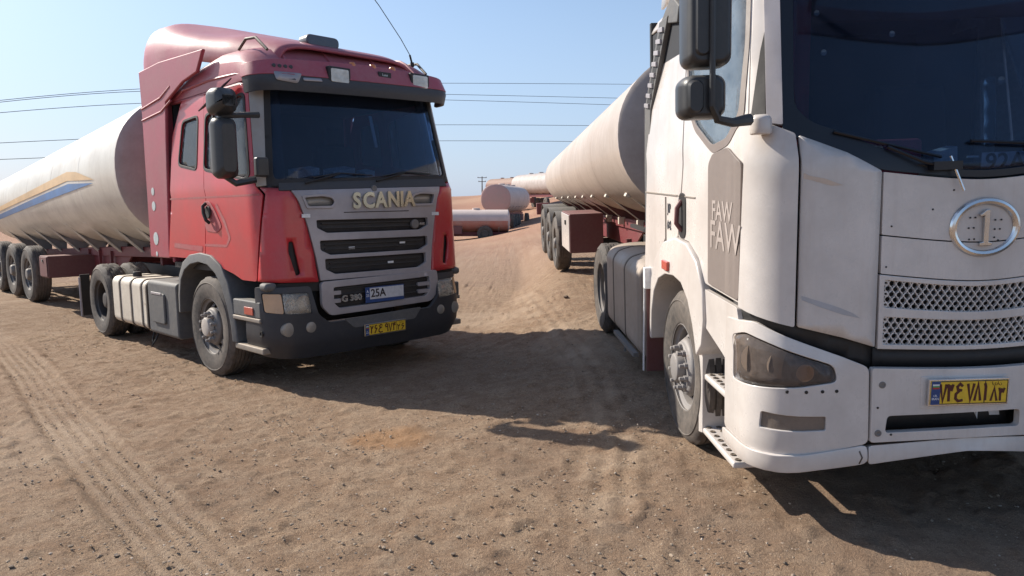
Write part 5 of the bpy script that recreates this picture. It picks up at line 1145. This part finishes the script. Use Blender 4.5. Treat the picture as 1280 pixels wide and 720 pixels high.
m = MB(); m.box((-.95, -1.27, .22), (-.925, -.75, 1.04), rot=(0, .06, 0)); m.build('mud_flap', 'maroonbox', WT, bevel=.004)
m = MB(); m.box((-.93, -1.30, .93), (-.86, -1.22, 1.10)); m.tube([(-.92, -1.29, .95), (-.98, -1.29, .22)], .010, 6); m.build('flap_bracket', 'whitep', WT, bevel=.01)
m = MB(); m.tube([(-3.5, -.9, .53), (-3.5, .7, .53)], .08, 10); m.tube([(0, -1, .53), (0, .8, .53)], .07, 10); m.build('axles', 'black', WT)
for g in (-1, 1):
    Y = -1.25 if g < 0 else 1.25+2*Y0
    wheel(WT, (0, Y, .515), g, .535, .31, 'steer', 'rimlight', 'rimlight', n=90)
    wheel(WT, (-3.5, Y, .52), g, .525, .29, 'drive', 'rim', 'rim', n=80)
    wheel(WT, (-3.5, Y-g*.33, .52), g, .525, .29, 'drive', 'rim', 'rim', nuts=False, n=72)
# ================================================================== WHITE TRUCK'S TRAILER
TQ = [(-12.2, 1.12, .68, 1.72), (-2.2, 1.25, .87, 2.21), (-2.0, 1.25, .87, 2.21)]
TW = Thing('tanker_trailer', WHT, (-7.5, 0, 0), 'grey beige tank trailer on maroon frame coupled behind the white truck', 'tank trailer')
TP = TQ
tb2 = tank_body(TW, TQ, -2.2, -12.0, surf('dusty beige tank', (.50, .42, .36), .4, dust=.4, dustcol=(.38, .29, .24), coat=.1, bump=.012, sc=.6, streak=.4, up=.2), 'tankhead', ribs=(-4.2, -6.2, -8.2, -10.2))
for x in (-4.2, -6.5, -8.8, -11): 
    z = lerpt([(q[0], q[2]+q[3]) for q in TQ], x); m = MB(); m.lathe([(.26, z-.04), (.26, z+.06), (.22, z+.09), (.05, z+.10)], (x, 0, 0), 2, 24); m.build('manhole', 'tankhead', TW, bevel=.008)
for i, x in enumerate((-3.05, -4.45, -5.75, -6.8, -7.8, -9.0, -10.2, -11.6)):
    zb = lerpt([(-14, .92), (-3, 1.22)], x); zt = lerpt([(-12, 1.45), (-3, 1.74)], x)
    for g in (-1, 1):
        pa = [tank_pt(x, PI*(1+t) if g < 0 else -PI*t, TQ, -.01) for t in (.22, .29, .36, .42)]; poly = [(p[1], p[2]) for p in pa]
        m = MB(); m.prism(poly+[(g*.42, zb), (g*.5, zb)], 0, x-.015, x+.015); m.build('bearer', 'maroonbox', TW)
        m = MB(); a = Vector((x, poly[0][0], poly[0][1])); b_ = Vector((x, g*.50, zb)); nr = Vector((0, g*.5, -.8)).normalized()*.012
        w_ = .03
        m.add([a+Vector((-w_, 0, 0)), a+Vector((w_, 0, 0)), b_+Vector((w_, 0, 0)), b_+Vector((-w_, 0, 0)), a+nr+Vector((-w_, 0, 0)), a+nr+Vector((w_, 0, 0)), b_+nr+Vector((w_, 0, 0)), b_+nr+Vector((-w_, 0, 0))], [(0,1,2,3),(4,7,6,5),(0,4,5,1),(1,5,6,2),(2,6,7,3),(3,7,4,0)]); m.build('bearer_flange', 'fueltank', TW)
        m = MB(); m.box((x-.05, a.y-.03, a.z-.03), (x+.05, a.y+.03, a.z+.13), rot=(g*.45, 0, 0)); m.build('bearer_lug', 'fueltank', TW, bevel=.01)
        m = MB(); m.box((x-.04, min(g*.5, g*.60), zb-.06), (x+.04, max(g*.5, g*.60), zb+.05)); m.build('bearer_foot', 'fueltank', TW, bevel=.01)
m = MB()
for y in (-.47, .47):
    m.prism([(-13.4, .86), (-2.3, 1.12), (-2.3, 1.26), (-13.4, .98)], 1, y-.05, y+.05); m.prism([(-13.4, .60), (-5.2, .80), (-4.6, 1.06), (-13.4, .87)], 1, y-.015, y+.015)
for x in (-13.2, -11.2, -9.8, -8.2, -6.8, -5.4, -3.6): m.box((x-.04, -.44, .80+.022*(x+13)), (x+.04, .44, .95+.022*(x+13)))
m.build('trailer_frame', 'frame', TW, bevel=.006)
m = MB(); m.box((-7.6, -1.23, .60), (-6.5, -.70, 1.22)); bx = m.build('side_box', 'maroonbox', TW, bevel=.01, label='maroon toolbox with its sunlit side painted pale under the tank')
m = MB(); m.box((-7.58, -1.245, .62), (-6.52, -1.23, 1.20)); bd = m.build('box_door', 'white', bx, bevel=.006)  # pale colour stands for sunlight on the side face of the box
m = MB(); m.box((-7.0, -1.262, 1.03), (-6.9, -1.245, 1.10)); m.build('box_latch', 'black', bd)
m = MB()
for y in (-.62, .62): m.tube([(-4.9, y, .95), (-4.9, y, .28)], .045, 8); m.box((-5.02, y-.1, .24), (-4.78, y+.1, .28))
m.build('landing_leg', 'frame', TW)
for i, x in enumerate((-9.05, -10.45, -11.85)):
    zc = .525+.01*i
    for g in (-1, 1): wheel(TW, (x, g*1.24, zc), g, .525, .29, 'trailer', 'rim', 'rim', nuts=False, n=60)
    m = MB(); m.tube([(x, -1, zc), (x, 1, zc)], .065, 10); m.build('axle', 'black', TW)
    for g in (-1, 1):
        m = MB(); pts = [(x+.60*math.cos(a), zc+.60*math.sin(a)) for a in [R_(35+11*k) for k in range(11)]]
        m.loft([[(a, g*1.22, b_), (a, g*.66, b_), (a, g*.66, b_+.012), (a, g*1.22, b_+.012)] for a, b_ in pts]); m.build('mudguard', 'greyplastic', TW)
m = MB(); m.box((-12.75, -1.3, .88), (-12.6, -1.0, 1.15)); m.build('rear_lamp_board', 'frame', TW, bevel=.01)

# ================================================================== far trucks, poles, wires
def pose_at(px, dist, yaw, dz=0):
    x = (px-640)/900*dist; return (Vector((x, dist, tz(x, dist)+dz)), (0, 0, yaw))
def far_tanker(label, px, dist, yaw, L, a, b_, zc, tank, head, cabcol=None, group='tank trailers parked far off on the dirt lot', wheels=True):
    Tt = Thing('tanker_trailer', pose_at(px, dist, yaw), (0, 0, 0), label, 'tank trailer', group)
    P = [(-L/2, a, b_, zc), (L/2, a, b_, zc)]
    tank_body(Tt, P, L/2, -L/2, tank, head, nseg=32)
    m = MB()
    for y in (-.45, .45): m.box((-L/2, y-.05, zc-b_-.3), (L/2, y+.05, zc-b_-.02))
    m.build('trailer_frame', 'frame', Tt)
    for k in range(7):
        x = -L/2+.6+k*(L-1.2)/6
        m = MB(); m.prism([(-1.0, zc-b_*.55), (1.0, zc-b_*.55), (.45, zc-b_-.02), (-.45, zc-b_-.02)], 0, x-.04, x+.04); m.build('bearer', head, Tt)
    for x in (-L/2+.9, -L/2+2.1, -L/2+3.3, L/2-1.5):
        for g in (-1, 1):
            m = MB(); m.lathe([(.2, g*1.22), (.27, g*1.15), (.29, g*1.2), (.42, g*1.22), (.51, g*1.19), (.52, g*1.0), (.51, g*.93), (.3, g*.92)], (x, 0, .52), 1, 24); w_ = m.build('wheel', 'rubber', Tt)
            m = MB(); m.lathe([(.27, g*1.16), (.18, g*1.12), (.12, g*1.18), (.03, g*1.19)], (x, 0, .52), 1, 16); m.build('hub', 'rim', w_)
    m = MB(); m.box((-L/2+4.3, -1.15, .5), (-L/2+5.4, -.7, 1.0)); m.build('side_box', 'maroonbox', Tt, bevel=.01)
    m = MB(); m.box((-.02-L/2, -1.1, .55), (-L/2, 1.1, .75)); m.build('rear_bar', 'frame', Tt)
    for x in (-L*.25, 0, L*.25):
        m = MB(); m.lathe([(.25, zc+b_-.05), (.25, zc+b_+.10), (.05, zc+b_+.12)], (x, 0, 0), 2, 16); m.build('manhole', tank, Tt)
    return Tt
def two_tone(Tt, x0, x1, a, b_, zc):
    P = [(x0, a, b_, zc), (x1, a, b_, zc)]
    m = MB(); n_ = 24; ths = [-PI+PI*k/n_ for k in range(n_+1)]
    m.loft([[tank_pt(x, t, P, .006) for t in ths] for x in (x0, (x0+x1)/2, x1)], caps=False, closed=False); m.build('red_belly', 'rustred', Tt)
ft_ = far_tanker('pale and red far tank trailer beyond the red cab', 556, 48, .02, 8.4, 1.05, .72, 1.35, 'fartank', 'fartank'); two_tone(ft_, -4.2, 4.2, 1.05, .72, 1.35)
far_tanker('rear end of a pale pink tank trailer seen in the gap between the two trucks', 634, 56, R_(80), 9, 1.08, 1.02, 2.15, 'fartank', surf('pale pink tank end', (.46, .27, .24), .45, dust=.3, up=.2, dustcol=(.6, .5, .45)))
far_tanker('far dark beige tank trailer on the rise, right of two', 676, 74, R_(-70), 11, 1.25, 1.05, 2.45, 'tankhead', 'frame')
far_tanker('far dark red tank trailer on the rise, left of two', 640, 96, R_(-62), 11, 1.2, 1.05, 2.4, surf('far dark red tank', (.16, .045, .04), .6, dust=.35), 'frame')
# wooden poles and power lines
def pole(label, px, dist, h, arms=2, yaw=0):
    x = (px-640)/900*dist; z = tz(x, dist); Tt = Thing('utility_pole', (Vector((x, dist, z)), (0, 0, yaw)), (0, 0, 0), label, 'utility pole', 'poles carrying the power lines')
    m = MB(); m.tube([(0, 0, -.5), (0, 0, h)], [.16, .10], 8); m.build('post', 'wood', Tt)
    for k in range(arms):
        m = MB(); m.box((-1.1+.2*k, -.06, h-.35-.9*k), (1.1-.2*k, .06, h-.22-.9*k)); m.build('crossarm', 'wood', Tt)
        for q in (-.95+.2*k, 0, .95-.2*k):
            m = MB(); m.lathe([(.06, h-.22-.9*k), (.07, h-.1-.9*k), (.03, h-.02-.9*k)], (q, 0, 0), 2, 8); m.build('insulator', 'grille', Tt)
    return Tt
pole('small far power pole on the brown ridge left of the gap', 603, 170, 4.2, 2)
# overhead lines run from far left to far right at a height; each wire is a thing
def P3(px, py, d):
    a, b_ = (px-640)/900, -(py-360)/900; cp, sp = math.cos(PITCH), math.sin(PITCH); return Vector((a, cp+b_*sp, -sp+b_*cp))*d+Vector((0, 0, 1.7))
wires = [((-200, 148), (178, 111), (560, 104), (1300, 110)), ((-200, 152), (178, 114), (560, 118), (1300, 135)), ((-200, 160), (178, 129), (560, 125), (1300, 150)),
         ((-200, 190), (100, 174), (560, 156), (1300, 165)), ((-200, 206), (60, 197), (560, 176), (1300, 186))]
lab = ['topmost thin power line crossing the sky behind the red cab', 'second power line from the top crossing the sky', 'third power line from the top crossing the sky', 'fourth power line from the top crossing the sky', 'lowest power line crossing the sky behind the red cab']
for (a, b_, c_, d_), lb in zip(wires, lab):
    A = [P3(a[0], a[1], 62), P3(b_[0], b_[1], 72), P3(c_[0], c_[1], 92), P3(d_[0], d_[1], 120)]; pts = []
    for i in range(3):
        for k in range(14):
            t = k/14; p0, p1, p2, p3 = A[max(0, i-1)], A[i], A[i+1], A[min(3, i+2)]
            pts.append(.5*((2*p1)+(p2-p0)*t+(2*p0-5*p1+4*p2-p3)*t*t+(3*p1-p0-3*p2+p3)*t**3))
    pts.append(A[3]); m = MB(); m.tube(pts, .028, 5); o = m.build('power_line', 'wire', None); meta(o, lb, 'power line', 'power lines across the sky')
for (px, d0, s_) in ((-215, 62, 0), (1320, 121, 0)):
    t = P3(px, 140, d0); z = tz(t.x, t.y); Tt = Thing('utility_pole', (Vector((t.x, t.y, z)), (0, 0, .3)), (0, 0, 0), 'tall pole carrying the power lines, %s edge' % ('past the left' if px < 0 else 'past the right'), 'utility pole', 'poles carrying the power lines')
    h = t.z-z+1.5; m = MB(); m.tube([(0, 0, -.5), (0, 0, h)], [.2, .12], 10); m.build('post', 'wood', Tt)
    for k in range(3): m = MB(); m.box((-1.3, -.07, h-.5-1.6*k), (1.3, .07, h-.35-1.6*k)); m.build('crossarm', 'wood', Tt)
